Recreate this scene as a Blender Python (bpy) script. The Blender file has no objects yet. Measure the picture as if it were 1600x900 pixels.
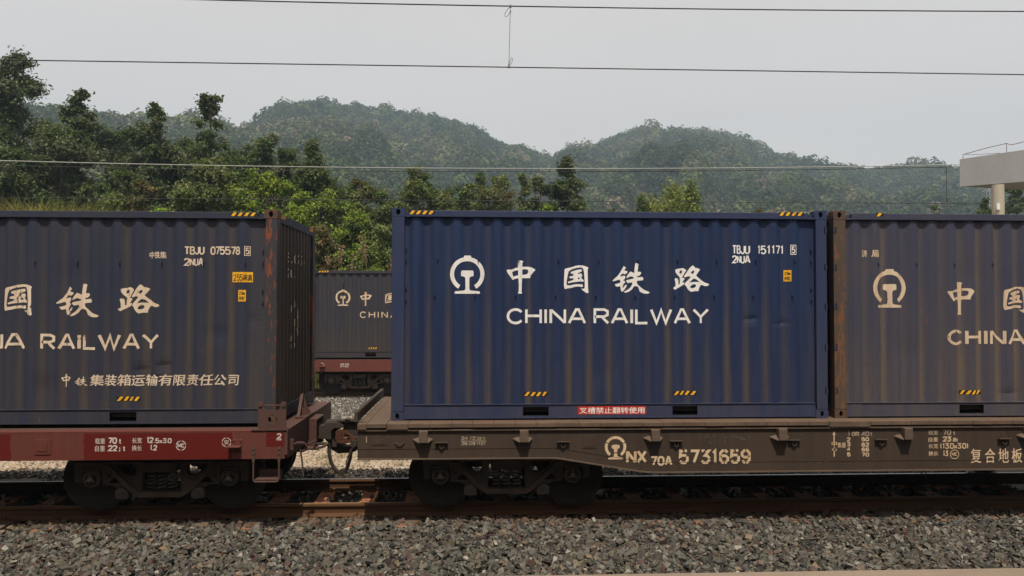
import bpy, bmesh, math, random
import numpy as np
from mathutils import Vector, Matrix
from mathutils.geometry import tessellate_polygon

# ------------------------------------------------------------------ camera, light, exposure
scene = bpy.context.scene
COL = scene.collection
CAM = Vector((0.0, -11.617, 2.784))
YAW, PITCH, ROLL, FPX = 0.0472, 0.0229, 0.0014, 1187.3
cd = bpy.data.cameras.new("Camera")
cd.sensor_width = 36.0
cd.lens = FPX / 1600.0 * 36.0
cd.clip_start = 0.05
cd.clip_end = 6000.0
co = bpy.data.objects.new("Camera", cd)
COL.objects.link(co)
co.matrix_world = Matrix.Translation(CAM) @ Matrix.Rotation(-YAW, 4, 'Z') @ Matrix.Rotation(math.pi / 2 + PITCH, 4, 'X') @ Matrix.Rotation(ROLL, 4, 'Z')
scene.camera = co

SUN_EL, SUN_AZ = math.radians(63.0), math.radians(180.0)
world = bpy.data.worlds.new("World")
scene.world = world
world.use_nodes = True
wt = world.node_tree
wt.nodes.clear()
sky = wt.nodes.new("ShaderNodeTexSky")
sky.sky_type = 'NISHITA'
sky.sun_disc = False
sky.sun_elevation = SUN_EL
sky.sun_rotation = SUN_AZ
sky.air_density = 1.0
sky.dust_density = 1.0
sky.ozone_density = 1.0
hs = wt.nodes.new("ShaderNodeHueSaturation")
hs.inputs['Saturation'].default_value = 0.22
veil = wt.nodes.new("ShaderNodeMix")          # high thin cloud: most of the blue is veiled
veil.data_type = 'RGBA'
veil.inputs[0].default_value = 0.78
wtc = wt.nodes.new("ShaderNodeTexCoord")
wmp = wt.nodes.new("ShaderNodeMapping")
wmp.inputs['Scale'].default_value = (1.6, 1.6, 5.0)
wnz = wt.nodes.new("ShaderNodeTexNoise")
wnz.inputs['Scale'].default_value = 2.2
wnz.inputs['Detail'].default_value = 6.0
wrm = wt.nodes.new("ShaderNodeMix")
wrm.data_type = 'RGBA'
wrm.inputs[6].default_value = (6.15, 5.72, 5.45, 1.0)
wrm.inputs[7].default_value = (7.15, 6.62, 6.28, 1.0)
wt.links.new(wtc.outputs['Generated'], wmp.inputs['Vector'])
wt.links.new(wmp.outputs[0], wnz.inputs['Vector'])
wt.links.new(wnz.outputs['Fac'], wrm.inputs[0])
wt.links.new(wrm.outputs[2], veil.inputs[7])
bg = wt.nodes.new("ShaderNodeBackground")
bg.inputs['Strength'].default_value = 0.10
wo = wt.nodes.new("ShaderNodeOutputWorld")
wt.links.new(sky.outputs[0], hs.inputs['Color'])
wt.links.new(hs.outputs[0], veil.inputs[6])
wt.links.new(veil.outputs[2], bg.inputs['Color'])
wt.links.new(bg.outputs[0], wo.inputs[0])

sl = bpy.data.lights.new("Sun", 'SUN')
sl.energy = 3.5
sl.angle = math.radians(0.9)
sl.color = (1.0, 0.90, 0.77)
so = bpy.data.objects.new("Sun", sl)
COL.objects.link(so)
sdir = Vector((math.sin(SUN_AZ) * math.cos(SUN_EL), math.cos(SUN_AZ) * math.cos(SUN_EL), math.sin(SUN_EL)))
so.rotation_euler = sdir.to_track_quat('Z', 'Y').to_euler()
so.location = (0, -20, 60)

vs = scene.view_settings
vs.view_transform = 'Standard'
vs.look = 'None'
vs.exposure = 0.35
vs.gamma = 1.0
vs.use_curve_mapping = False
scene.render.engine = 'CYCLES'
scene.cycles.use_denoising = True
scene.cycles.max_bounces = 8
scene.cycles.transparent_max_bounces = 12
scene.cycles.volume_bounces = 0

HAZE_DENSITY = 0.00066

# ------------------------------------------------------------------ helpers
def mesh_from(verts, faces, mats=(), fmat=None, attrs=None, smooth=None):
    me = bpy.data.meshes.new("m")
    me.from_pydata([tuple(v) for v in verts], [], faces)
    for m in mats:
        me.materials.append(m)
    if fmat is not None:
        me.polygons.foreach_set('material_index', fmat)
    for k, v in (attrs or {}).items():
        a = me.attributes.new(k, 'FLOAT', 'POINT')
        a.data.foreach_set('value', np.asarray(v, dtype=np.float32))
    if smooth is not None:
        me.polygons.foreach_set('use_smooth', [True] * len(me.polygons))
        me.set_sharp_from_angle(angle=math.radians(smooth))
    me.update()
    return me


def link(name, me, parent=None):
    me.name = name
    o = bpy.data.objects.new(name, me)
    COL.objects.link(o)
    if parent is not None:
        o.parent = parent
    return o


def tag(o, label=None, cat=None, group=None, kind=None):
    if label: o['label'] = label
    if cat: o['category'] = cat
    if group: o['group'] = group
    if kind: o['kind'] = kind
    return o


def thing(name, loc, label, cat, group=None):
    o = bpy.data.objects.new(name, None)
    o.empty_display_size = 0.2
    o.location = loc
    COL.objects.link(o)
    return tag(o, label, cat, group)


class MB:
    """collects boxes, plates, tubes and turned shapes into one mesh"""
    def __init__(s, sx=1):
        s.v, s.f, s.m, s.cur, s.sx = [], [], [], 0, sx

    def add(s, vs, fs):
        b = len(s.v)
        s.v += [(v[0] * s.sx, v[1], v[2]) for v in vs]
        for f in fs:
            s.f.append(tuple(b + i for i in f))
            s.m.append(s.cur)
        return s

    def box(s, x0, x1, y0, y1, z0, z1, bev=0.0):
        if bev <= 0:
            v = [(x, y, z) for x in (x0, x1) for y in (y0, y1) for z in (z0, z1)]
            return s.add(v, [(0, 1, 3, 2), (4, 6, 7, 5), (0, 4, 5, 1), (2, 3, 7, 6), (0, 2, 6, 4), (1, 5, 7, 3)])
        bm = bmesh.new()
        bmesh.ops.create_cube(bm, size=1.0)
        for q in bm.verts:
            q.co = Vector(((x0 + x1) / 2 + q.co.x * (x1 - x0), (y0 + y1) / 2 + q.co.y * (y1 - y0), (z0 + z1) / 2 + q.co.z * (z1 - z0)))
        bmesh.ops.bevel(bm, geom=list(bm.edges), offset=bev, segments=2, profile=0.5, affect='EDGES')
        return s.addbm(bm)

    def addbm(s, bm):
        bm.verts.index_update()
        s.add([tuple(v.co) for v in bm.verts], [tuple(v.index for v in f.verts) for f in bm.faces])
        bm.free()
        return s

    def tube(s, pts, r, n=8, caps=True):
        pts = [Vector(p) for p in pts]
        rs = r if isinstance(r, (list, tuple)) else [r] * len(pts)
        t = (pts[1] - pts[0]).normalized()
        a = t.orthogonal().normalized()
        vs, fs = [], []
        for i, p in enumerate(pts):
            if 0 < i < len(pts) - 1: t2 = (pts[i + 1] - pts[i - 1]).normalized()
            elif i == 0: t2 = (pts[1] - pts[0]).normalized()
            else: t2 = (pts[-1] - pts[-2]).normalized()
            a = (a - t2 * a.dot(t2)).normalized()
            b = t2.cross(a)
            for k in range(n):
                w = 2 * math.pi * k / n
                vs.append(p + (a * math.cos(w) + b * math.sin(w)) * rs[i])
        for i in range(len(pts) - 1):
            for k in range(n):
                fs.append((i * n + k, i * n + (k + 1) % n, (i + 1) * n + (k + 1) % n, (i + 1) * n + k))
        if caps:
            fs.append(tuple(range(n))[::-1])
            fs.append(tuple((len(pts) - 1) * n + k for k in range(n)))
        return s.add(vs, fs)

    def lathe_y(s, prof, cx, cy, cz, n=32):
        """prof: (radius, y) pairs turned about the y axis"""
        vs, fs = [], []
        for r, y in prof:
            for k in range(n):
                w = 2 * math.pi * k / n
                vs.append((cx + r * math.cos(w), cy + y, cz + r * math.sin(w)))
        for i in range(len(prof) - 1):
            for k in range(n):
                fs.append((i * n + k, i * n + (k + 1) % n, (i + 1) * n + (k + 1) % n, (i + 1) * n + k))
        return s.add(vs, fs)

    def prism_y(s, loops, y0, y1):
        """loops: outer outline and holes in (x, z), extruded from y0 to y1"""
        flat = [p for l in loops for p in l]
        tri = tessellate_polygon([[Vector((p[0], p[1], 0)) for p in l] for l in loops])
        n = len(flat)
        vs = [(p[0], y0, p[1]) for p in flat] + [(p[0], y1, p[1]) for p in flat]
        fs = [tuple(t) for t in tri] + [tuple(n + i for i in t[::-1]) for t in tri]
        b = 0
        for l in loops:
            k = len(l)
            fs += [(b + i, b + (i + 1) % k, n + b + (i + 1) % k, n + b + i) for i in range(k)]
            b += k
        return s.add(vs, fs)

    def prism_x(s, outline, x0, x1):
        """outline in (y, z) extruded along x"""
        n = len(outline)
        vs = [(x0, p[0], p[1]) for p in outline] + [(x1, p[0], p[1]) for p in outline]
        fs = [tuple(range(n)), tuple(range(2 * n - 1, n - 1, -1))] + [(i, (i + 1) % n, n + (i + 1) % n, n + i) for i in range(n)]
        return s.add(vs, fs)

    def build(s, name, mats, parent=None, smooth=None):
        mats = mats if isinstance(mats, (list, tuple)) else [mats]
        return link(name, mesh_from(s.v, s.f, mats, s.m, None, smooth), parent)


def oval(cx, cz, rx, rz, n=16, k=0.0):
    return [(cx + rx * math.cos(2 * math.pi * i / n), cz + rz * math.sin(2 * math.pi * i / n)) for i in range(n)]


def rect(x0, x1, z0, z1):
    return [(x0, z0), (x1, z0), (x1, z1), (x0, z1)]


# ------------------------------------------------------------------ materials
class NT:
    def __init__(s, name):
        s.mat = bpy.data.materials.new(name)
        s.mat.use_nodes = True
        s.t = s.mat.node_tree
        s.t.nodes.clear()
        s.out = s.t.nodes.new('ShaderNodeOutputMaterial')
        s.bsdf = s.t.nodes.new('ShaderNodeBsdfPrincipled')
        s.t.links.new(s.bsdf.outputs[0], s.out.inputs[0])
        s.tc = s.t.nodes.new('ShaderNodeTexCoord')

    def l(s, a, b): s.t.links.new(a, b)

    def val(s, sock, v):
        if hasattr(v, 'default_value') or hasattr(v, 'is_output'): s.l(v, sock)
        else: sock.default_value = v

    def noise(s, scale=1.0, stretch=(1, 1, 1), detail=4.0, rough=0.55, src='Object', w=0.0):
        mp = s.t.nodes.new('ShaderNodeMapping')
        mp.inputs['Scale'].default_value = stretch
        mp.inputs['Location'].default_value = (w, w * .7, w * .3)
        s.l(s.tc.outputs[src], mp.inputs['Vector'])
        n = s.t.nodes.new('ShaderNodeTexNoise')
        n.inputs['Scale'].default_value = scale
        n.inputs['Detail'].default_value = detail
        n.inputs['Roughness'].default_value = rough
        s.l(mp.outputs[0], n.inputs['Vector'])
        return n.outputs['Fac']

    def math(s, op, a, b=0.0, c=None, clamp=False):
        n = s.t.nodes.new('ShaderNodeMath')
        n.operation = op
        n.use_clamp = clamp
        s.val(n.inputs[0], a); s.val(n.inputs[1], b)
        if c is not None: s.val(n.inputs[2], c)
        return n.outputs[0]

    def ramp(s, f, a, b, lo=0.0, hi=1.0):
        n = s.t.nodes.new('ShaderNodeMapRange')
        n.interpolation_type = 'SMOOTHSTEP'
        s.val(n.inputs['Value'], f)
        n.inputs['From Min'].default_value = a; n.inputs['From Max'].default_value = b
        n.inputs['To Min'].default_value = lo; n.inputs['To Max'].default_value = hi
        return n.outputs[0]

    def mix(s, f, a, b, blend='MIX'):
        n = s.t.nodes.new('ShaderNodeMix')
        n.data_type = 'RGBA'
        n.blend_type = blend
        s.val(n.inputs[0], f)
        for sock, v in ((n.inputs[6], a), (n.inputs[7], b)):
            if isinstance(v, tuple): sock.default_value = (*v[:3], 1.0)
            else: s.l(v, sock)
        return n.outputs[2]

    def attr(s, name, out='Fac'):
        n = s.t.nodes.new('ShaderNodeAttribute')
        n.attribute_name = name
        return n.outputs[out]

    def z(s, src='Object'):
        n = s.t.nodes.new('ShaderNodeSeparateXYZ')
        s.l(s.tc.outputs[src], n.inputs[0])
        return n.outputs[2]

    def finish(s, col, rough=0.6, metal=0.0, bump=None, dist=0.01, spec=0.5):
        if isinstance(col, tuple): s.bsdf.inputs['Base Color'].default_value = (*col[:3], 1.0)
        else: s.l(col, s.bsdf.inputs['Base Color'])
        s.val(s.bsdf.inputs['Roughness'], rough)
        s.bsdf.inputs['Metallic'].default_value = metal
        s.bsdf.inputs['Specular IOR Level'].default_value = spec
        if bump is not None:
            b = s.t.nodes.new('ShaderNodeBump')
            b.inputs['Distance'].default_value = dist
            b.inputs['Strength'].default_value = 0.6
            s.l(bump, b.inputs['Height'])
            s.l(b.outputs[0], s.bsdf.inputs['Normal'])
        return s.mat


def paint(name, base, base2, dust, bias=0.1, amt=0.6, low=0.5, rust=(0.22, 0.07, 0.025), rust_amt=0.5, thr=0.68, rough=0.55, chips=None, seed=0.0, topk=0.75):
    """weathered paint: dust settled by the 'dust' weight of the sheet, run-down streaks, chips and rust"""
    n = NT(name)
    streak = n.noise(1.0, (9, 9, 0.55), 5, 0.6, w=seed)
    blotch = n.noise(0.9, (1, 1, 1), 4, 0.6, w=seed + 3)
    fine = n.noise(30.0, (1, 1, 0.6), 4, 0.65, w=seed + 5)
    spots = n.noise(11.0, (1.4, 1.4, 0.4), 7, 0.72, w=seed + 9)
    lowf = n.ramp(n.z(), 1.9, 0.1)
    a = n.math('MULTIPLY', n.math('POWER', n.attr('dust'), 1.6), n.ramp(streak, 0.2, 0.75, 0.45, 1.25))
    d = n.math('MULTIPLY', a, n.math('MULTIPLY', n.ramp(n.z(), 2.5, 0.5, topk, 1.0), amt))
    d2 = n.math('MULTIPLY', n.math('MULTIPLY', lowf, low), n.math('ADD', n.ramp(streak, 0.3, 0.7, 0.25, 1.0), n.math('MULTIPLY', n.attr('dust'), 0.5)))
    d3 = n.math('MULTIPLY', n.ramp(blotch, 0.3, 0.7), bias)
    d = n.math('ADD', n.math('ADD', d, d2), n.math('ADD', d3, bias), clamp=True)
    d = n.math('MULTIPLY', d, n.ramp(fine, 0.25, 0.7, 0.75, 1.1), clamp=True)
    col = n.mix(n.ramp(streak, 0.35, 0.65), base, base2)
    col = n.mix(d, col, dust)
    if chips:
        ch = n.math('MULTIPLY', n.ramp(spots, 0.65, 0.67), 0.7)
        col = n.mix(ch, col, chips)
    r = n.math('MULTIPLY', n.ramp(n.math('ADD', n.math('MULTIPLY', spots, 0.6), n.math('MULTIPLY', streak, 0.4)), thr, thr + 0.035), rust_amt)
    col = n.mix(r, col, rust)
    ro = n.math('ADD', n.math('MULTIPLY', d, 0.3), rough, clamp=True)
    return n.finish(col, ro, bump=fine, dist=0.0012, spec=0.28)


def lettering_paint(name, c, c2, wear=0.0, seed=0.0):
    n = NT(name)
    big = n.noise(2.5, (2.5, 1, 1), 4, 0.6, w=seed)
    run = n.noise(1.0, (14, 1, 0.8), 5, 0.65, w=seed + 1)
    col = n.mix(n.ramp(n.math('ADD', n.math('MULTIPLY', big, .4), n.math('MULTIPLY', run, .6)), 0.40, 0.62), c, c2)
    col = n.mix(n.math('MULTIPLY', n.ramp(n.noise(9, (2, 1, .7), 6, .7, w=seed + 4), .56, .70), .45), col, tuple(x * .55 for x in c))
    n.finish(col, 0.6, spec=0.3)
    if wear > 0:
        sp = n.noise(16.0, (1.8, 1, 0.6), 6, 0.72, w=seed + 2)
        m = n.ramp(n.math('ADD', n.math('MULTIPLY', sp, 0.7), n.math('MULTIPLY', big, 0.3)), 0.60 - wear * 0.12, 0.62 - wear * 0.12)
        tr = n.t.nodes.new('ShaderNodeBsdfTransparent')
        mx = n.t.nodes.new('ShaderNodeMixShader')
        n.l(m, mx.inputs[0]); n.l(n.bsdf.outputs[0], mx.inputs[1]); n.l(tr.outputs[0], mx.inputs[2])
        n.l(mx.outputs[0], n.out.inputs[0])
    return n.mat


def steel(name, c, c2, rough=0.6, scale=6.0, stretch=(1, 1, 1), metal=0.0, c3=None, thr=(0.55, 0.68), bump=0.002):
    n = NT(name)
    a = n.noise(scale, stretch, 6, 0.65)
    b = n.noise(scale * 6, stretch, 4, 0.6, w=4)
    col = n.mix(n.ramp(a, 0.32, 0.68), c, c2)
    col = n.mix(n.math('MULTIPLY', n.ramp(b, 0.35, 0.75), 0.35), col, tuple(x * 0.55 for x in c))
    if c3: col = n.mix(n.ramp(n.noise(scale * 0.6, stretch, 6, 0.7, w=8), *thr), col, c3)
    return n.finish(col, rough, metal, bump=b, dist=bump, spec=0.3)


def plain(name, c, rough=0.7, spec=0.3):
    n = NT(name)
    f = n.noise(20, (1, 1, 1), 3)
    return n.finish(n.mix(f, tuple(x * 0.85 for x in c), tuple(min(1, x * 1.12) for x in c)), rough, spec=spec)


def foliage_mat(name):
    n = NT(name)
    col = n.attr('Col', 'Color')
    n.finish(col, 0.55, spec=0.25)
    tr = n.t.nodes.new('ShaderNodeBsdfTranslucent')
    n.l(n.mix(0.5, col, (0.20, 0.24, 0.03)), tr.inputs[0])
    mx = n.t.nodes.new('ShaderNodeMixShader')
    mx.inputs[0].default_value = 0.22
    n.l(n.bsdf.outputs[0], mx.inputs[1]); n.l(tr.outputs[0], mx.inputs[2])
    n.l(mx.outputs[0], n.out.inputs[0])
    return n.mat


def stone_mat(name):
    n = NT(name)
    f = n.noise(60, (1, 1, 1), 4, 0.6)
    col = n.mix(1.0, n.attr('Col', 'Color'), n.mix(f, (0.6, 0.6, 0.6), (1.35, 1.33, 1.28)), 'MULTIPLY')
    return n.finish(col, 0.8, bump=f, dist=0.004, spec=0.3)


M = {}
M['blue'] = paint('blue_container_paint', (0.0065, 0.0205, 0.072), (0.010, 0.027, 0.082), (0.080, 0.062, 0.051), 0.05, 0.85, 0.20, rust_amt=0.45, thr=0.655, seed=1, topk=0.28)
M['blue_rail'] = paint('blue_rail_paint', (0.018, 0.031, 0.088), (0.023, 0.036, 0.090), (0.08, 0.066, 0.056), 0.07, 0.4, 0.28, rust_amt=0.4, thr=0.65, seed=2)
M['dark'] = paint('dull_navy_paint', (0.016, 0.025, 0.058), (0.021, 0.028, 0.052), (0.074, 0.058, 0.046), 0.12, 0.70, 0.25, (0.30, 0.075, 0.03), 0.75, 0.635, chips=(0.030, 0.040, 0.075), seed=11)
M['dark_end'] = paint('dusty_lit_end_paint', (0.026, 0.028, 0.036), (0.032, 0.031, 0.033), (0.115, 0.084, 0.060), 0.30, 0.75, 0.6, (0.30, 0.075, 0.03), 0.5, 0.66, seed=13)  # real dust, its colour also raised to make up for missing sun
M['dark_post'] = paint('scraped_navy_paint', (0.030, 0.037, 0.058), (0.034, 0.034, 0.042), (0.055, 0.042, 0.035), 0.2, 0.6, 0.45, (0.22, 0.060, 0.022), 0.85, 0.545, seed=15)
M['brown'] = paint('dusty_navy_paint', (0.026, 0.036, 0.080), (0.032, 0.039, 0.072), (0.125, 0.094, 0.071), 0.13, 0.75, 0.3, (0.25, 0.09, 0.035), 0.6, 0.625, seed=23)
M['brown_post'] = paint('rusty_post_paint', (0.045, 0.04, 0.037), (0.055, 0.045, 0.038), (0.095, 0.063, 0.042), 0.38, 0.5, 0.4, (0.18, 0.075, 0.032), 0.75, 0.505, seed=27)
M['rear'] = paint('faded_navy_paint', (0.021, 0.027, 0.050), (0.025, 0.028, 0.043), (0.052, 0.042, 0.036), 0.22, 0.6, 0.35, (0.28, 0.10, 0.04), 0.6, 0.63, seed=31)
M['casting_rust'] = steel('rusty_casting', (0.075, 0.045, 0.035), (0.12, 0.06, 0.04), 0.75, 14)
M['hole'] = plain('cavity_shade', (0.008, 0.008, 0.009), 0.9, 0.1)  # near-black stands in for the shade inside holes and pockets
M['white'] = lettering_paint('clean_white_lettering', (0.84, 0.82, 0.79), (0.78, 0.74, 0.70), 0.0, 3)
M['cream'] = lettering_paint('worn_cream_lettering', (0.72, 0.60, 0.47), (0.66, 0.50, 0.35), 0.20, 7)
M['cream_plain'] = lettering_paint('cream_stencil_lettering', (0.72, 0.60, 0.47), (0.62, 0.48, 0.35), 0.0, 8)
M['tan'] = lettering_paint('sandy_lettering', (0.66, 0.52, 0.37), (0.58, 0.42, 0.28), 0.08, 9)
M['stencil'] = lettering_paint('stencil_cream_paint', (0.66, 0.50, 0.33), (0.55, 0.39, 0.24), 0.0, 13)
M['stencil_dim'] = lettering_paint('faded_stencil_paint', (0.42, 0.33, 0.24), (0.30, 0.23, 0.17), 0.0, 14)
M['stencil_white'] = lettering_paint('white_stencil_paint', (0.62, 0.55, 0.50), (0.55, 0.46, 0.42), 0.0, 17)
M['chalk'] = lettering_paint('chalk_marks', (0.17, 0.15, 0.13), (0.11, 0.095, 0.08), 0.9, 19)
M['yellow'] = lettering_paint('warning_yellow', (0.85, 0.46, 0.02), (0.80, 0.40, 0.02), 0.1, 21)
M['black'] = plain('warning_black', (0.018, 0.018, 0.02), 0.6)
M['red_label'] = plain('red_label_paint', (0.42, 0.035, 0.025), 0.5)
M['red'] = paint('wagon_red_paint', (0.130, 0.030, 0.022), (0.108, 0.028, 0.022), (0.115, 0.050, 0.038), 0.18, 0.5, 0.0, (0.10, 0.035, 0.025), 0.4, 0.62, seed=41)
M['red_fresh'] = plain('touch_up_red_paint', (0.110, 0.012, 0.008), 0.55, 0.2)
M['red_dusty'] = paint('dusty_red_steel', (0.090, 0.036, 0.028), (0.068, 0.032, 0.026), (0.092, 0.058, 0.046), 0.35, 0.5, 0.0, (0.09, 0.04, 0.03), 0.5, 0.6, seed=43)
M['wagon'] = paint('brown_dusty_steel', (0.050, 0.035, 0.026), (0.038, 0.027, 0.021), (0.080, 0.054, 0.037), 0.20, 0.5, 0.0, (0.17, 0.075, 0.035), 0.5, 0.64, seed=51)
M['wagon_edge'] = steel('worn_flange_steel', (0.13, 0.092, 0.066), (0.098, 0.068, 0.05), 0.65, 5, (0.5, 1, 1))
M['deck'] = steel('composite_deck_board', (0.145, 0.096, 0.064), (0.10, 0.068, 0.047), 0.75, 3, (1, 2.5, 1), 0.0, (0.13, 0.048, 0.022), (0.60, 0.72))
M['deck_dark'] = steel('flap_board_steel', (0.05, 0.04, 0.033), (0.066, 0.052, 0.041), 0.7, 4, (2, 0.5, 3))
M['bogie'] = steel('grimy_bogie_steel', (0.075, 0.053, 0.041), (0.11, 0.075, 0.056), 0.75, 5, (1, 1, 1), 0.0, (0.16, 0.10, 0.07), (0.60, 0.75))
M['wheel'] = steel('wheel_steel', (0.038, 0.029, 0.024), (0.026, 0.020, 0.017), 0.85, 4)
M['tread'] = steel('polished_tread', (0.30, 0.27, 0.24), (0.22, 0.19, 0.16), 0.35, 8, (1, 1, 1), 0.6)
M['axle_cap'] = steel('axle_cap_steel', (0.12, 0.098, 0.082), (0.08, 0.066, 0.056), 0.6, 10)
M['bolt'] = steel('bare_bolt', (0.30, 0.23, 0.17), (0.22, 0.16, 0.12), 0.5, 20)
M['under'] = steel('dark_underframe', (0.025, 0.02, 0.018), (0.04, 0.03, 0.025), 0.8, 4)
M['coupler'] = steel('coupler_casting', (0.058, 0.042, 0.033), (0.040, 0.030, 0.024), 0.7, 7)
M['rust'] = steel('bright_rust', (0.10, 0.036, 0.018), (0.065, 0.026, 0.015), 0.85, 9)
M['hose'] = steel('rubber_hose', (0.035, 0.028, 0.022), (0.055, 0.04, 0.03), 0.7, 12)
M['rail_side'] = steel('rusty_rail_web', (0.12, 0.058, 0.024), (0.085, 0.041, 0.018), 0.8, 3, (0.3, 2, 4), 0.0, (0.18, 0.085, 0.034), (0.55, 0.7))
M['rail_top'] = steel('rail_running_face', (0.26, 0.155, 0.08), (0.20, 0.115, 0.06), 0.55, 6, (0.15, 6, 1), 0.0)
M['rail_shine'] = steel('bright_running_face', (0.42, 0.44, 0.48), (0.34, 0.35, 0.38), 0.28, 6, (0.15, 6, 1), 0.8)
M['sleeper'] = steel('rust_stained_concrete', (0.15, 0.11, 0.085), (0.11, 0.085, 0.07), 0.85, 5, (1, 1, 1), 0.0, (0.36, 0.13, 0.045), (0.46, 0.56))
M['clip'] = steel('rusty_clip', (0.15, 0.07, 0.03), (0.10, 0.05, 0.025), 0.8, 20)
M['wire'] = plain('weathered_copper_wire', (0.03, 0.028, 0.028), 0.5)
M['wire_light'] = plain('aluminium_cable', (0.42, 0.42, 0.40), 0.5)
M['clamp'] = plain('wire_clamp_bronze', (0.16, 0.12, 0.08), 0.5)
M['bark'] = steel('grey_brown_bark', (0.14, 0.11, 0.085), (0.09, 0.072, 0.055), 0.9, 6, (1, 1, 0.3))
M['leaf'] = foliage_mat('leaf_surface')
M['stone'] = stone_mat('ballast_stone')


def concrete_mat(name, c, c2, streaky=True):
    n = NT(name)
    a = n.noise(1.2, (1, 1, 0.35), 6, 0.6)
    b = n.noise(25, (1, 1, 1), 5, 0.6)
    col = n.mix(n.ramp(a, 0.3, 0.7), c, c2)
    col = n.mix(n.math('MULTIPLY', n.ramp(b, 0.4, 0.75), 0.3), col, tuple(x * 0.6 for x in c))
    return n.finish(col, 0.85, bump=b, dist=0.004)


M['concrete'] = concrete_mat('bridge_concrete', (0.33, 0.335, 0.33), (0.28, 0.283, 0.28))
M['pier'] = concrete_mat('pier_concrete', (0.50, 0.45, 0.35), (0.40, 0.36, 0.28))
M['platform'] = concrete_mat('platform_edge_concrete', (0.24, 0.18, 0.13), (0.19, 0.145, 0.105))
M['rail_paint'] = plain('handrail_brown', (0.16, 0.09, 0.07), 0.5)

# ------------------------------------------------------------------ flat lettering shapes in (u, v), bent onto a sheet
class Txt:
    """strokes kept in groups, one group per word or character"""
    def __init__(s, groups): s.g = groups
    def __add__(s, o): return Txt(s.g + (o.g if isinstance(o, Txt) else ([list(o)] if len(o) else [])))
    def __radd__(s, o): return Txt(([list(o)] if len(o) else []) + s.g)
    def __iter__(s): return (st for gr in s.g for st in gr)
    def __len__(s): return sum(len(gr) for gr in s.g)


def ribbon(pts, t, closed=False):
    """a pen stroke of width t along a polyline, as quads"""
    P = [Vector((p[0], p[1])) for p in pts]
    n = len(P)
    L, R = [], []
    for i in range(n):
        if closed: a, b = P[i - 1], P[(i + 1) % n]
        else: a, b = P[max(i - 1, 0)], P[min(i + 1, n - 1)]
        d1 = (P[i] - a); d2 = (b - P[i])
        if d1.length < 1e-9: d1 = d2
        if d2.length < 1e-9: d2 = d1
        d1.normalize(); d2.normalize()
        n1 = Vector((-d1.y, d1.x)); n2 = Vector((-d2.y, d2.x))
        m = n1 + n2
        if m.length < 1e-6: m = n1
        m.normalize()
        k = t / 2 / max(m.dot(n1), 0.45)
        L.append(P[i] + m * k); R.append(P[i] - m * k)
    out = []
    for i in range(n if closed else n - 1):
        j = (i + 1) % n
        out.append([tuple(L[i]), tuple(R[i]), tuple(R[j]), tuple(L[j])])
    return out


def arcp(cx, cy, rx, ry, a0, a1, n=12):
    return [(cx + rx * math.cos(math.radians(a0 + (a1 - a0) * i / n)), cy + ry * math.sin(math.radians(a0 + (a1 - a0) * i / n))) for i in range(n + 1)]


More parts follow.
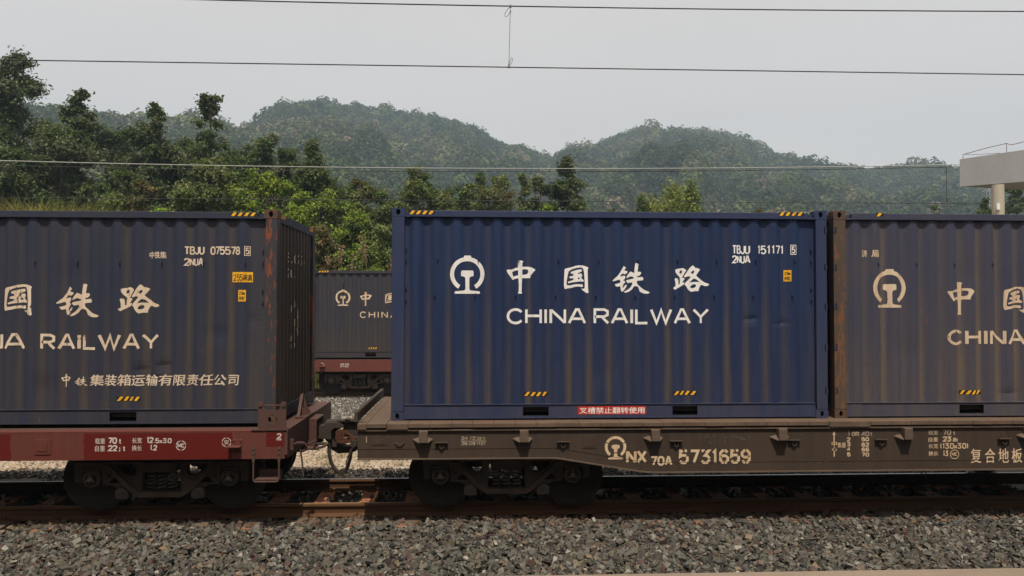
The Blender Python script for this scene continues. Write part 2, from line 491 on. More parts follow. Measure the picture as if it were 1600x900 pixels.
G = {
 '0': [('c', [(.3, 0), (.7, 0), (1, .2), (1, .8), (.7, 1), (.3, 1), (0, .8), (0, .2)])],
 '1': [[(.15, .8), (.6, 1), (.6, 0)]],
 '2': [[(0, .76), (.05, .9), (.3, 1), (.7, 1), (1, .85), (1, .68), (.8, .48), (0, 0), (1, 0)]],
 '3': [[(0, 1), (1, 1), (.45, .6), (.78, .57), (1, .42), (1, .18), (.7, 0), (.3, 0), (0, .15)]],
 '4': [[(.72, 0), (.72, 1), (0, .3), (1, .3)]],
 '5': [[(.95, 1), (.08, 1), (.03, .53), (.3, .63), (.7, .62), (1, .45), (1, .18), (.7, 0), (.3, 0), (0, .15)]],
 '6': [[(.95, .85), (.7, 1), (.3, 1), (0, .8), (0, .2), (.3, 0), (.7, 0), (1, .2), (1, .4), (.7, .57), (.3, .57), (.04, .42)]],
 '7': [[(0, 1), (1, 1), (.4, 0)]],
 '8': [('c', [(.3, 0), (.7, 0), (1, .15), (1, .38), (.7, .52), (.3, .52), (0, .38), (0, .15)]), ('c', [(.3, .52), (.7, .52), (.93, .65), (.93, .87), (.7, 1), (.3, 1), (.07, .87), (.07, .65)])],
 '9': [[(.05, .15), (.3, 0), (.7, 0), (1, .2), (1, .8), (.7, 1), (.3, 1), (0, .8), (0, .6), (.3, .43), (.7, .43), (.96, .58)]],
 'A': [[(0, 0), (.42, 1), (.58, 1), (1, 0)], [(.17, .32), (.83, .32)]],
 'B': [[(0, 0), (0, 1), (.7, 1), (.95, .87), (.95, .65), (.7, .53), (0, .53)], [(.7, .53), (1, .4), (1, .13), (.75, 0), (0, 0)]],
 'C': [arcp(.53, .5, .53, .5, 38, 322, 18)],
 'H': [[(0, 0), (0, 1)], [(1, 0), (1, 1)], [(0, .53), (1, .53)]],
 'I': [[(.5, 0), (.5, 1)]],
 'J': [[(1, 1), (1, .2), (.7, 0), (.3, 0), (0, .2), (0, .3)]],
 'L': [[(0, 1), (0, 0), (1, 0)]],
 'M': [[(0, 0), (0, 1), (.5, .3), (1, 1), (1, 0)]],
 'N': [[(0, 0), (0, 1)], [(.02, .97), (.98, .03)], [(1, 0), (1, 1)]],
 'R': [[(0, 0), (0, 1), (.7, 1), (.95, .88), (.95, .6), (.7, .48), (0, .48)], [(.5, .48), (1, 0)]],
 'T': [[(0, 1), (1, 1)], [(.5, 1), (.5, 0)]],
 'U': [[(0, 1), (0, .2), (.3, 0), (.7, 0), (1, .2), (1, 1)]],
 'W': [[(0, 1), (.25, 0), (.5, .97), (.75, 0), (1, 1)]],
 'X': [[(0, 0), (1, 1)], [(0, 1), (1, 0)]],
 'Y': [[(0, 1), (.5, .45), (1, 1)], [(.5, .45), (.5, 0)]],
 'x': [[(0, 0), (1, .6)], [(0, .6), (1, 0)]],
 't': [[(.45, .9), (.45, .12), (.65, 0), (.95, .03)], [(0, .62), (.95, .62)]],
 'm': [[(0, 0), (0, .6), (.35, .6), (.5, .5), (.5, 0)], [(.5, .5), (.7, .6), (.9, .6), (1, .5), (1, 0)]],
 'o': [('c', [(.3, 0), (.7, 0), (1, .15), (1, .45), (.7, .6), (.3, .6), (0, .45), (0, .15)])],
 '.': [[(.5, 0.0), (.5, .1)]],
 '-': [[(0, .45), (1, .45)]],
 '(': [arcp(1.0, .5, .9, .65, 130, 230, 6)],
 ')': [arcp(0.0, .5, .9, .65, 50, -50, 6)],
 "'": [[(.5, .75), (.5, 1)]],
}
GW = {'I': .12, '1': .62, '.': .12, 'W': 1.45, 'M': 1.15, 'A': 1.12, 'Y': 1.1, '(': .4, ')': .4, 't': .6, ' ': .55, "'": .15, 'm': 1.1, 'x': .85, 'o': .8, 'L': .85}


def word(s, u0, v0, width, height, t, gap=.34, scale_small=None):
    """block lettering s filling width x height; returns a list of strokes (each a list of polygons)"""
    ws = [GW.get(c, 1.0) for c in s]
    tot = sum(ws) + gap * (len(s) - 1)
    k = (width - t) / tot
    out, u = [], u0 + t / 2
    for c, w in zip(s, ws):
        for st in G.get(c, []):
            closed = isinstance(st, tuple)
            pts = st[1] if closed else st
            out.append(ribbon([(u + x * w * k, v0 + t / 2 + y * (height - t)) for x, y in pts], t, closed))
        u += (w + gap) * k
    return Txt([out])


_cj = {}
def cjk(s, u0, v0, width, height, bold=0.02, shear=0.0):
    """a line of Chinese characters filling width x height (the built-in font), as one stroke group"""
    key = (s, bold, shear)
    if key not in _cj:
        c = bpy.data.curves.new('t', 'FONT')
        c.body = s
        c.shear = shear
        c.resolution_u = 2
        o = bpy.data.objects.new('t', c)
        COL.objects.link(o)
        dg = bpy.context.evaluated_depsgraph_get()
        me = bpy.data.meshes.new_from_object(o.evaluated_get(dg))
        V = [(v.co.x, v.co.y) for v in me.vertices]
        _cj[key] = [[V[i] for i in p.vertices] for p in me.polygons]
        bpy.data.objects.remove(o)
        bpy.data.curves.remove(c)
        bpy.data.meshes.remove(me)
    P = _cj[key]
    xs = [p[0] for q in P for p in q]; ys = [p[1] for q in P for p in q]
    x0, x1, y0, y1 = min(xs), max(xs), min(ys), max(ys)
    out = []
    for k in ((-bold, -bold * .5), (bold, bold * .5)):
        sh = height / (y1 - y0)
        out.append([[(u0 + (x - x0) / (x1 - x0) * width + k[0] * sh, v0 + (y - y0) / (y1 - y0) * height + k[1] * sh) for x, y in q] for q in P])
    return Txt([out])


# brush characters and the rail emblem, as outlines with holes (units: 1/15 of a photograph pixel row, y down)
BR = {
 'zhong': (13.85, [[(330,112),(410,108),(455,128),(432,160),(430,245),(540,240),(620,252),(680,285),(712,312),(660,365),(612,430),(600,485),(425,488),(418,640),(416,780),(428,812),(410,822),(345,820),(338,800),(352,770),(355,640),(345,492),(285,500),(222,528),(185,470),(140,410),(105,350),(95,318),(115,305),(200,305),(270,275),(335,260)],
   [(215,360),(260,335),(338,315),(342,425),(290,440),(238,455),(222,410)], [(430,300),(500,292),(550,305),(562,335),(552,380),(520,405),(470,415),(430,418)]]),
 'guo': (15, [[(165,250),(190,222),(240,212),(330,190),(420,160),(500,148),(600,150),(680,172),(738,205),(712,245),(715,380),(718,560),(722,700),(735,780),(715,802),(680,795),(610,750),(550,695),(600,700),(635,690),(645,640),(640,500),(632,380),(622,290),(600,225),(570,198),(500,200),(420,215),(340,240),(265,285),(245,350),(225,460),(210,560),(215,600),(235,620),(300,620),(380,598),(480,590),(530,595),(575,590),(600,620),(595,650),(560,660),(490,645),(400,655),(320,680),(240,690),(180,708),(160,680),(150,600),(155,450),(160,330)]],
   [[(305,310),(340,290),(430,262),(540,240),(575,252),(565,295),(510,315),(470,335),(468,355),(540,340),(578,355),(575,410),(555,430),(580,470),(620,495),(610,530),(575,535),(545,525),(400,542),(320,555),(255,570),(238,545),(270,525),(350,500),(370,480),(365,455),(290,452),(275,425),(300,405),(360,395),(372,370),(350,345),(315,340)], [(490,430),(510,440),(520,470),(480,475),(465,455)]]),
 'tie': (15, [[(355,140),(412,185),(365,245),(400,252),(450,270),(430,315),(380,338),(335,318),(290,350),(255,395),(300,388),(370,370),(398,390),(385,440),(345,490),(390,500),(388,530),(345,580),(325,650),(345,655),(380,610),(410,585),(432,590),(410,650),(360,720),(315,755),(290,740),(275,690),(265,620),(175,635),(150,615),(135,575),(200,560),(260,540),(272,515),(250,470),(215,470),(150,495),(90,508),(85,490),(130,440),(200,380),(260,300),(310,220)]],
   [[(620,85),(650,75),(705,98),(690,150),(675,285),(740,278),(768,300),(755,340),(715,370),(668,385),(660,415),(735,405),(800,400),(828,440),(815,480),(700,490),(655,500),(660,560),(700,605),(760,650),(850,710),(940,745),(980,772),(930,795),(860,795),(780,775),(725,745),(710,700),(685,640),(655,625),(605,615),(580,640),(545,700),(480,750),(400,775),(355,755),(400,730),(470,690),(520,640),(550,580),(555,530),(450,545),(430,520),(410,490),(450,470),(545,450),(580,440),(585,410),(520,385),(470,410),(430,430),(420,410),(460,340),(510,275),(545,285),(595,315),(605,200)]]),
 'lu': (15, [[(135,255),(180,235),(250,225),(320,210),(380,235),(410,262),(380,310),(340,375),(305,440),(355,440),(372,465),(345,500),(305,545),(350,540),(365,570),(335,605),(250,650),(180,685),(130,718),(90,690),(95,665),(140,635),(140,560),(120,470),(135,450),(190,455),(205,500),(210,595),(240,585),(248,500),(240,425),(180,370),(140,310)], [(240,290),(275,262),(300,270),(302,310),(285,340),(240,345),(232,315)]],
   [[(540,150),(575,170),(605,208),(660,215),(728,245),(690,290),(650,340),(625,390),(680,440),(760,495),(850,550),(920,570),(945,600),(910,625),(850,630),(780,605),(740,605),(700,670),(675,750),(600,745),(515,765),(470,735),(430,680),(400,625),(365,600),(380,560),(440,500),(500,430),(490,405),(430,405),(390,425),(355,415),(360,390),(420,310),(480,215)],
    [(505,320),(550,270),(582,272),(575,315),(545,355)], [(570,455),(640,480),(705,545),(650,535),(560,535),(482,550),(520,500)], [(495,640),(540,595),(600,588),(620,610),(610,650),(580,672),(520,680),(495,665)]]),
 'emblem_rail': (12, [[(330,382),(515,382),(535,392),(542,415),(540,490),(490,500),(468,515),(460,540),(460,735),(468,755),(490,768),(660,786),(662,830),(180,830),(182,786),(355,768),(378,755),(385,735),(385,540),(375,515),(352,500),(302,490),(300,415),(308,392)]]),
}


def outline_to_polys(loops):
    tri = tessellate_polygon([[Vector((p[0], p[1], 0)) for p in l] for l in loops])
    flat = [p for l in loops for p in l]
    return [[flat[i] for i in t] for t in tri]


def brush(name, u0, v0, width):
    """brush character with its left edge at u0, its foot at v0"""
    groups = [g for g in BR[name][1:]]
    xs = [p[0] for g in groups for l in g for p in l]; ys = [p[1] for g in groups for l in g for p in l]
    k = width / (max(xs) - min(xs))
    out = []
    for g in groups:
        out.append(outline_to_polys([[(u0 + (p[0] - min(xs)) * k, v0 + (max(ys) - p[1]) * k) for p in l] for l in g]))
    return Txt([out])


def emblem(u0, v0, width, stencil=False):
    """open ring over a rail section; width is the ring's outer width"""
    k = width / 660.0
    F = lambda x, y: (u0 + (x - 90) * k, v0 + (830 - y) * k)
    out = []
    if not stencil:
        ring = []
        a0, a1 = -58.5, 238.5
        o = [(420 + 330 * math.cos(math.radians(a0 + (a1 - a0) * i / 44)), 453 - 328 * math.sin(math.radians(a0 + (a1 - a0) * i / 44))) for i in range(45)]
        q = [(420 + 252 * math.cos(math.radians(a0 + (a1 - a0) * i / 44)), 453 - 250 * math.sin(math.radians(a0 + (a1 - a0) * i / 44))) for i in range(45)]
        out.append([[F(*o[i]), F(*o[i + 1]), F(*q[i + 1]), F(*q[i])] for i in range(44)])
        out.append(outline_to_polys([[F(*p) for p in [(348,140),(355,110),(370,95),(480,95),(492,110),(496,140),(420,160)]]]))
        out.append(outline_to_polys([[F(*p) for p in BR['emblem_rail'][1][0]]]))
    else:
        for a0, a1 in ((-55, 22), (28, 152), (158, 235)):
            n = 14
            o = [(420 + 330 * math.cos(math.radians(a0 + (a1 - a0) * i / n)), 453 - 328 * math.sin(math.radians(a0 + (a1 - a0) * i / n))) for i in range(n + 1)]
            q = [(420 + 245 * math.cos(math.radians(a0 + (a1 - a0) * i / n)), 453 - 245 * math.sin(math.radians(a0 + (a1 - a0) * i / n))) for i in range(n + 1)]
            out.append([[F(*o[i]), F(*o[i + 1]), F(*q[i + 1]), F(*q[i])] for i in range(n)])
        out.append(outline_to_polys([[F(*p) for p in [(350,385),(500,385),(545,410),(548,470),(525,500),(480,515),(470,620),(375,620),(370,515),(320,500),(298,470),(300,410)]]]))
        out.append(outline_to_polys([[F(*p) for p in [(375,650),(470,650),(480,740),(650,790),(645,830),(200,830),(195,790),(365,740)]]]))
    return out


def disc_ring(cu, cv, r, t, n=28, gaps=0):
    out = []
    if gaps:
        for g in range(gaps):
            out.append(ribbon(arcp(cu, cv, r, r, 360 / gaps * g + 8, 360 / gaps * (g + 1) - 8, n // gaps), t))
    else:
        out.append(ribbon(arcp(cu, cv, r, r, 0, 360 - 360 / n, n - 1), t, True))
    return out


def decal(name, strokes, mats, parent, surf, lift=0.0022, breaks=None, smat=None, step=0.00025, keep=None):
    """bend flat strokes onto the sheet surf(u, v, lift) -> point, cut where the sheet folds"""
    if isinstance(strokes, Txt) and smat is None and len(strokes.g) > 1:
        for gr in strokes.g:
            decal(name, gr, mats, parent, surf, lift, breaks, None, step, keep)
        return None
    V, F, FM = [], [], []
    for si, st in enumerate(strokes):
        bm = bmesh.new()
        for poly in st:
            try: bm.faces.new([bm.verts.new((p[0], 0, p[1])) for p in poly])
            except ValueError: pass
        if breaks is not None and len(bm.verts):
            xs = [v.co.x for v in bm.verts]
            for b in breaks:
                if min(xs) < b < max(xs):
                    bmesh.ops.bisect_plane(bm, geom=bm.verts[:] + bm.edges[:] + bm.faces[:], dist=1e-6, plane_co=(b, 0, 0), plane_no=(1, 0, 0))
        bm.verts.index_update()
        base = len(V)
        V += [surf(v.co.x, v.co.z, lift + step * (si % 12)) for v in bm.verts]
        for f in bm.faces:
            if keep is not None and not keep(f.calc_center_median().x): continue
            F.append(tuple(base + v.index for v in f.verts))
            FM.append(0 if smat is None else smat[si])
        bm.free()
    mats = mats if isinstance(mats, (list, tuple)) else [mats]
    return link(name, mesh_from(V, F, mats, FM), parent)


def hazard(u0, v0, w, h, n=4, slant=0.9):
    """yellow slanted bars on a black strip: strokes and their material indices"""
    out, mi = [], []
    pitch = w / n
    d = h * slant
    out.append([[(u0 - .01, v0 - .002), (u0 + w + d * .2, v0 - .002), (u0 + w + d * .2, v0 + h + .002), (u0 - .01, v0 + h + .002)]]); mi.append(1)
    for i in range(n):
        a = u0 + i * pitch
        out.append([[(a, v0), (a + pitch * .5, v0), (a + pitch * .5 + d * .8, v0 + h), (a + d * .8, v0 + h)]]); mi.append(0)
    return out, mi


# ------------------------------------------------------------------ shipping containers
CL, CW, CH = 6.058, 1.219, 2.896

def corrugation(a, b, pitch=0.278, inset=0.036, start=0.10, parts=(0.072, 0.068, 0.070, 0.068)):
    """fold points (u, depth, dust) of a trapezoid sheet between a and b; depth 0 is the outer face"""
    s = sum(parts)
    n = int((b - a - 2 * start + parts[2]) // pitch) if True else 0
    n = max(1, int(round((b - a - 2 * start) / pitch)))
    p = (b - a - 2 * start) / n
    k = p / s
    pts = [(a, inset, .6), (a + start - parts[1] * k * .5, inset, .5)]
    u = a + start + parts[1] * k * .5
    for i in range(n):
        if i == 0: pts.append((u, 0, .03))
        pts.append((u + parts[0] * k, 0, .03))
        pts.append((u + (parts[0] + parts[1]) * k, inset, 1.0))
        pts.append((u + (parts[0] + parts[1] + parts[2]) * k, inset, .5))
        if i < n - 1:
            pts.append((u + p, 0, .03))
        u += p
    pts[-1] = (b, inset, .6)
    out = []
    for q in pts:
        if not out or q[0] > out[-1][0] + 1e-4: out.append(q)
    return out


def corrugated_sheet(folds, surf, v0, v1, nrows=44, seed=0, dents=()):
    V, F, D = [], [], []
    rg = np.random.default_rng(seed)
    gain = rg.uniform(.45, 1.15, len(folds))
    rows = [i / nrows for i in range(nrows + 1)]
    for r in rows:
        v = v0 + (v1 - v0) * r
        for i, (u, d, w) in enumerate(folds):
            k = sum(dp * math.exp(-(((u - du) / ru) ** 2 + ((v - dv) / rv) ** 2)) for du, dv, ru, rv, dp in dents)
            V.append(surf(u, v, -d - k))
            D.append(w * gain[i] if w > .2 else w)
    n = len(folds)
    for j in range(len(rows) - 1):
        for i in range(n - 1):
            F.append((j * n + i, j * n + i + 1, (j + 1) * n + i + 1, (j + 1) * n + i))
    return V, F, D


def container(loc, label, mat, rail_mat, post_mat, cast_mat, letter_mat, group, spec):
    root = thing('shipping_container', loc, label, 'container', group)
    ys = CW - 0.030                                  # outer plane of the side sheet
    surfs = {-1: lambda u, v, l: (u, -ys - l, v), 1: lambda u, v, l: (u, ys + l, v)}
    xe = CL - 0.030
    folds = corrugation(0.165, CL - 0.165)
    sw = {1.0: .30, .5: 1.0}
    spec_folds = [(u, d, sw.get(w, w)) for u, d, w in folds] if spec.get('flip_dust') else folds
    for side in (-1, 1):
        V, F, D = corrugated_sheet(spec_folds, surfs[side], 0.215, 2.772, 44, spec.get('seed', 1) + side, spec.get('dents', ()) if side < 0 else ())
        link('side_panel', mesh_from(V, F, [mat], None, {'dust': D}), root)
        s = side
        a, b = sorted((s * (CW - 0.004), s * (CW - 0.066)))
        MB().box(0.265, CL - 0.265, a, b, 2.772, 2.862, .006).box(0.166, 0.264, a, b, 2.772, 2.800).box(CL - 0.264, CL - 0.166, a, b, 2.772, 2.800).build('top_rail', rail_mat, root)
        m = MB()
        a2, b2 = sorted((s * (CW - 0.014), s * (CW - 0.022)))
        forks = ((1.796, 2.150), (3.864, 4.214)) if side == -1 else ((1.844, 2.194), (3.908, 4.262))
        cuts = [0.18, *forks[0], *forks[1], CL - 0.18]
        for i in range(0, 6, 2):
            m.box(cuts[i], cuts[i + 1], a2, b2, 0.034, 0.205)
        for f0, f1 in forks:
            m.box(f0, f1, a2, b2, 0.034, 0.052).box(f0, f1, a2, b2, 0.176, 0.205)
        a3, b3 = sorted((s * (CW - 0.001), s * (CW - 0.075)))
        m.box(0.18, CL - 0.18, a3, b3, 0.2055, 0.2145).box(0.18, CL - 0.18, a3, b3, 0.020, 0.0335)
        a4, b4 = sorted((s * (CW - 0.011), s * (CW - 0.0135)))
        m.box(0.18, 0.40, a4, b4, 0.035, 0.204).box(CL - 0.42, CL - 0.18, a4, b4, 0.035, 0.204)
        m.build('bottom_rail', rail_mat, root)
        for f0, f1 in forks:
            y0, y1 = sorted((s * (CW - 0.0225), s * (CW - 0.5)))
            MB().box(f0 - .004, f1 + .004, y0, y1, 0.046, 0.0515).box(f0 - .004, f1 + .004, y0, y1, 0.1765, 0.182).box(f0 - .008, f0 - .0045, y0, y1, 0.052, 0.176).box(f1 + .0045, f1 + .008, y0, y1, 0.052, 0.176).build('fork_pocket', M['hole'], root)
    MB().box(0.1, CL - .1, -CW + .07, CW - .07, 2.80, 2.845).build('roof', rail_mat, root)
    MB().box(0.1, CL - .1, -CW + .08, CW - .08, 0.10, 0.20).build('floor', M['under'], root)
    # posts and castings
    for x0, x1 in ((0.0, 0.163), (CL - 0.163, CL)):
        for s in (-1, 1):
            a, b = sorted((s * (CW - 0.003), s * (CW - 0.155)))
            m = MB().box(x0 + .004, x1 + (.0 if x0 > 1 else .012) if x0 < 1 else x1 - .004, a, b, 0.119, 2.777, .008)
            m.build('corner_post', post_mat, root)
            for z0, z1 in ((0.0, 0.118), (2.778, 2.896)):
                xc0, xc1 = (0.0, 0.178) if x0 < 1 else (CL - 0.178, CL)
                m = MB()
                cx, cz = (xc0 + xc1) / 2, (z0 + z1) / 2
                o = [(xc0 + .012, z0), (xc1 - .012, z0), (xc1, z0 + .012), (xc1, z1 - .012), (xc1 - .012, z1), (xc0 + .012, z1), (xc0, z1 - .012), (xc0, z0 + .012)]
                h = oval(cx, cz, .026 if z0 < 1 else .030, .042)
                y0, y1 = sorted((s * CW, s * (CW - .035)))
                m.prism_y([o, h], y0, y1)
                y0, y1 = sorted((s * (CW - .0355), s * (CW - .162)))
                m.box(xc0 + .001, xc1 - .001, y0, y1, z0, z1, .006)
                m.cur = 1
                y0, y1 = sorted((s * (CW - .0345), s * (CW - .0352)))
                m.prism_y([oval(cx, cz, .030, .046)], y0, y1)
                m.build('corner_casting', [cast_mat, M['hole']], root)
    # ends
    de = spec.get('door_end', 'right')
    for end in ('left', 'right'):
        sx = 1 if end == 'right' else -1
        fx = (lambda d: CL - d) if end == 'right' else (lambda d: d)
        MB().box(*sorted((fx(.004), fx(.066))), -CW + .163, CW - .163, 2.74, 2.862, .006).build('end_rail', rail_mat, root)
        MB().box(*sorted((fx(.004), fx(.07))), -CW + .163, CW - .163, 0.02, 0.19, .006).build('end_sill', rail_mat, root)
        if end == de:
            for s in (-1, 1):
                y0, y1 = sorted((s * .01, s * (CW - .157)))
                d = MB().box(*sorted((fx(.03), fx(.075))), y0, y1, .192, 2.738, .006).build('door', mat, root)
                for q in (.25, .72):
                    MB().tube([(fx(.012), s * (.02 + q), .15), (fx(.012), s * (.02 + q), 2.78)], .017, 8).build('lock_rod', rail_mat, d)
                # hinge lugs; a flat black plate paints the shade of each recess
                for zz in (.38, .98, 1.55, 2.10, 2.62):
                    y0, y1 = sorted((s * (CW - .0005), s * (CW - .0022)))
                    x0, x1 = sorted((fx(.003), fx(.042)))
                    hm = MB().box(x0, x1, y0, y1, zz - .045, zz + .045)
                    hm.cur = 1
                    y0, y1 = sorted((s * (CW + .002), s * (CW + .0002)))
                    x0, x1 = sorted((fx(.003), fx(.026)))
                    hm.box(x0, x1, y0, y1, zz - .040, zz + .040)
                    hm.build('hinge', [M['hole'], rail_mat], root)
        else:
            surf = (lambda u, v, l: (CL - .012 + l, u, v)) if end == 'right' else (lambda u, v, l: (.012 - l, -u, v))
            ef = corrugation(-CW + .156, CW - .156, 0.205, 0.045, 0.05, (0.045, 0.03, 0.10, 0.03))
            V, F, D = corrugated_sheet(ef, surf, .192, 2.738)
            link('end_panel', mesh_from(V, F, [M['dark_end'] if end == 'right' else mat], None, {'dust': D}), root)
            eb = [f[0] for f in ef]
            dep = lambda u: np.interp(u, eb, [f[1] for f in ef])
            es = lambda u, v, l: surf(u, v, l - dep(u))
            if spec.get('end_text'):
                decal('serial_number', word(spec['end_text'][0], -.62, 2.22, 1.05, .14, .022) + word('2NUA', -.62, 2.00, .45, .13, .022), letter_mat, root, es, .003, eb, keep=lambda u: dep(u) < .006)
                decal('emblem', emblem(-.52, .98, .62), letter_mat, root, es, .003, eb, keep=lambda u: dep(u) < .006)
            fs = lambda u, v, l: (CL - .004 + l, u, v) if end == 'right' else (.004 - l, -u, v)
            for u0 in (-1.02, .78):
                st, mi = hazard(u0, 2.80, .24, .055)
                decal('hazard_stripe', st, [M['yellow'], M['black']], root, fs, .0015, None, mi)
    # front face lettering
    fb = [f[0] for f in folds]
    dep = lambda u: np.interp(u, fb, [f[1] for f in folds])
    fsf = lambda u, v, l: (u, -ys + dep(u) - l, v)
    for kind, name, mt, strokes, *rest in spec['marks']:
        if kind == 'panel':
            decal(name, strokes, mt, root, fsf, rest[1] if len(rest) > 1 else .0028, fb, rest[0] if rest else None)
        elif kind == 'rail':
            decal(name, strokes, mt, root, lambda u, v, l: (u, -(CW - .004) - l, v), .0015, None, rest[0] if rest else None)
        elif kind == 'sill':
            decal(name, strokes, mt, root, lambda u, v, l: (u, -(CW - .014) - l, v), .0015, None, rest[0] if rest else None)
    # lashing rings
    rm = MB()
    rm.tube([(-.008, -.002, .02), (-.010, -.026, .018), (-.008, -.030, -.005), (-.006, -.022, -.022), (-.006, -.002, -.022)], .0065, 6)
    rm.box(-.014, .004, -.008, 0.0, .012, .028).box(-.012, .004, -.008, 0.0, -.030, -.014)
    rme = mesh_from(rm.v, rm.f, [mat])
    rme.name = 'lashing_ring'
    k = 0
    for zz, off in spec.get('rings', ((2.19, 0.0), (1.70, -.04))):
        u = folds[3][0] + .18
        u = folds[6][0] + .06 + off
        while u < CL - .25:
            o = bpy.data.objects.new('lashing_ring', rme)
            COL.objects.link(o)
            o.parent = root
            o.location = (u, -ys + float(dep(u)), zz)
            u += (folds[6][0] - folds[2][0]) * 2
    for u in (.20, CL - .20):
        for zz in (2.34, 2.18, 1.80, 1.64):
            o = bpy.data.objects.new('lashing_ring', rme)
            COL.objects.link(o); o.parent = root
            o.location = (u, -ys + .036, zz)
    return root


HY = [M['yellow'], M['black']]
def hz(u, v, w, h, n=4):
    s, m = hazard(u, v, w, h, n)
    return s, m

def chars(spec, k, z0):
    """the four brush characters: name -> (left u, foot v, width)"""
    out = []
    for nm, u, v, w in spec:
        out += brush(nm, u, v, w)
    return out

# the clean blue container in the middle: local u = X + 1.152, v = Z - 1.221
LX, LZ = 1.152, -1.221
a, b = hz(.242, 2.808, .34, .046)
c, d = hz(5.382, 2.822, .34, .046)
e, f = hz(.668 + LX, 1.541 + LZ, .31, .054)
g, h = hz(2.739 + LX, 1.548 + LZ, .31, .052)
def yellow_label(u, v, w, hh, l1, l2):
    s = [[[(u, v), (u + w, v), (u + w, v + hh), (u, v + hh)]]]
    m = [0]
    t = word(l1, u + w * .12, v + hh * .56, w * .76, hh * .30, .008)
    s += t; m += [1] * len(t)
    t = word(l2, u + w * .12, v + hh * .12, w * .76, hh * .30, .008)
    s += t; m += [1] * len(t)
    return s, m
yl, ym = yellow_label(4.306 + LX, 3.125 + LZ, .098, .158, '2.9m', "9'6'")
red_s = [[[(1.398 + LX, 1.288 + LZ), (2.345 + LX, 1.288 + LZ), (2.345 + LX, 1.402 + LZ), (1.398 + LX, 1.402 + LZ)]]] + cjk('叉槽禁止翻转使用', 1.42 + LX, 1.300 + LZ, .90, .085, 0.015)
container((-1.152, 0, 1.221),
    'clean bright blue container with white lettering and a red strip on its sill', M['blue'], M['blue_rail'], M['blue_rail'], M['blue_rail'], M['white'], 'containers on the flat wagons',
    dict(door_end='right', flip_dust=True, seed=3, dents=((4.98, 1.37, .09, .05, .020), (5.42, 1.33, .08, .04, .016), (1.0, 1.75, .05, .05, .008), (2.9, .62, .2, .15, .008), (3.9, 2.1, .15, .1, .006)), marks=[
        ('panel', 'emblem', M['white'], emblem(-.358 + LX, 2.943 + LZ, .472)),
        ('panel', 'lettering', M['white'], brush('zhong', .42 + LX, 2.945 + LZ, .396) + brush('guo', 1.213 + LX, 2.955 + LZ, .345) + brush('tie', 1.887 + LX, 2.950 + LZ, .526) + brush('lu', 2.735 + LX, 2.976 + LZ, .512)),
        ('panel', 'lettering', M['white'], word('CHINA', .421 + LX, 2.524 + LZ, 1.10, .222, .035, .30) + word('RAILWAY', 1.62 + LX, 2.524 + LZ, 1.625, .222, .035, .26)),
        ('panel', 'serial_number', M['white'], word('TBJU', 3.565 + LX, 3.507 + LZ, .258, .122, .018) + word('151171', 3.925 + LX, 3.507 + LZ, .39, .120, .018) + word('5', 4.413 + LX, 3.517 + LZ, .048, .098, .014) + [ribbon([(4.399 + LX, 3.504 + LZ), (4.475 + LX, 3.504 + LZ), (4.475 + LX, 3.632 + LZ), (4.399 + LX, 3.632 + LZ)], .009, True)] + word('2NUA', 3.565 + LX, 3.376 + LZ, .262, .110, .018)),
        ('panel', 'height_label', HY, yl, ym),
        ('panel', 'hazard_stripe', HY, e, f), ('panel', 'hazard_stripe', HY, g, h),
        ('rail', 'hazard_stripe', HY, a, b), ('rail', 'hazard_stripe', HY, c, d),
        ('sill', 'warning_label', [M['red_label'], M['white']], red_s, [0] + [1] * (len(red_s) - 1)),
    ]))

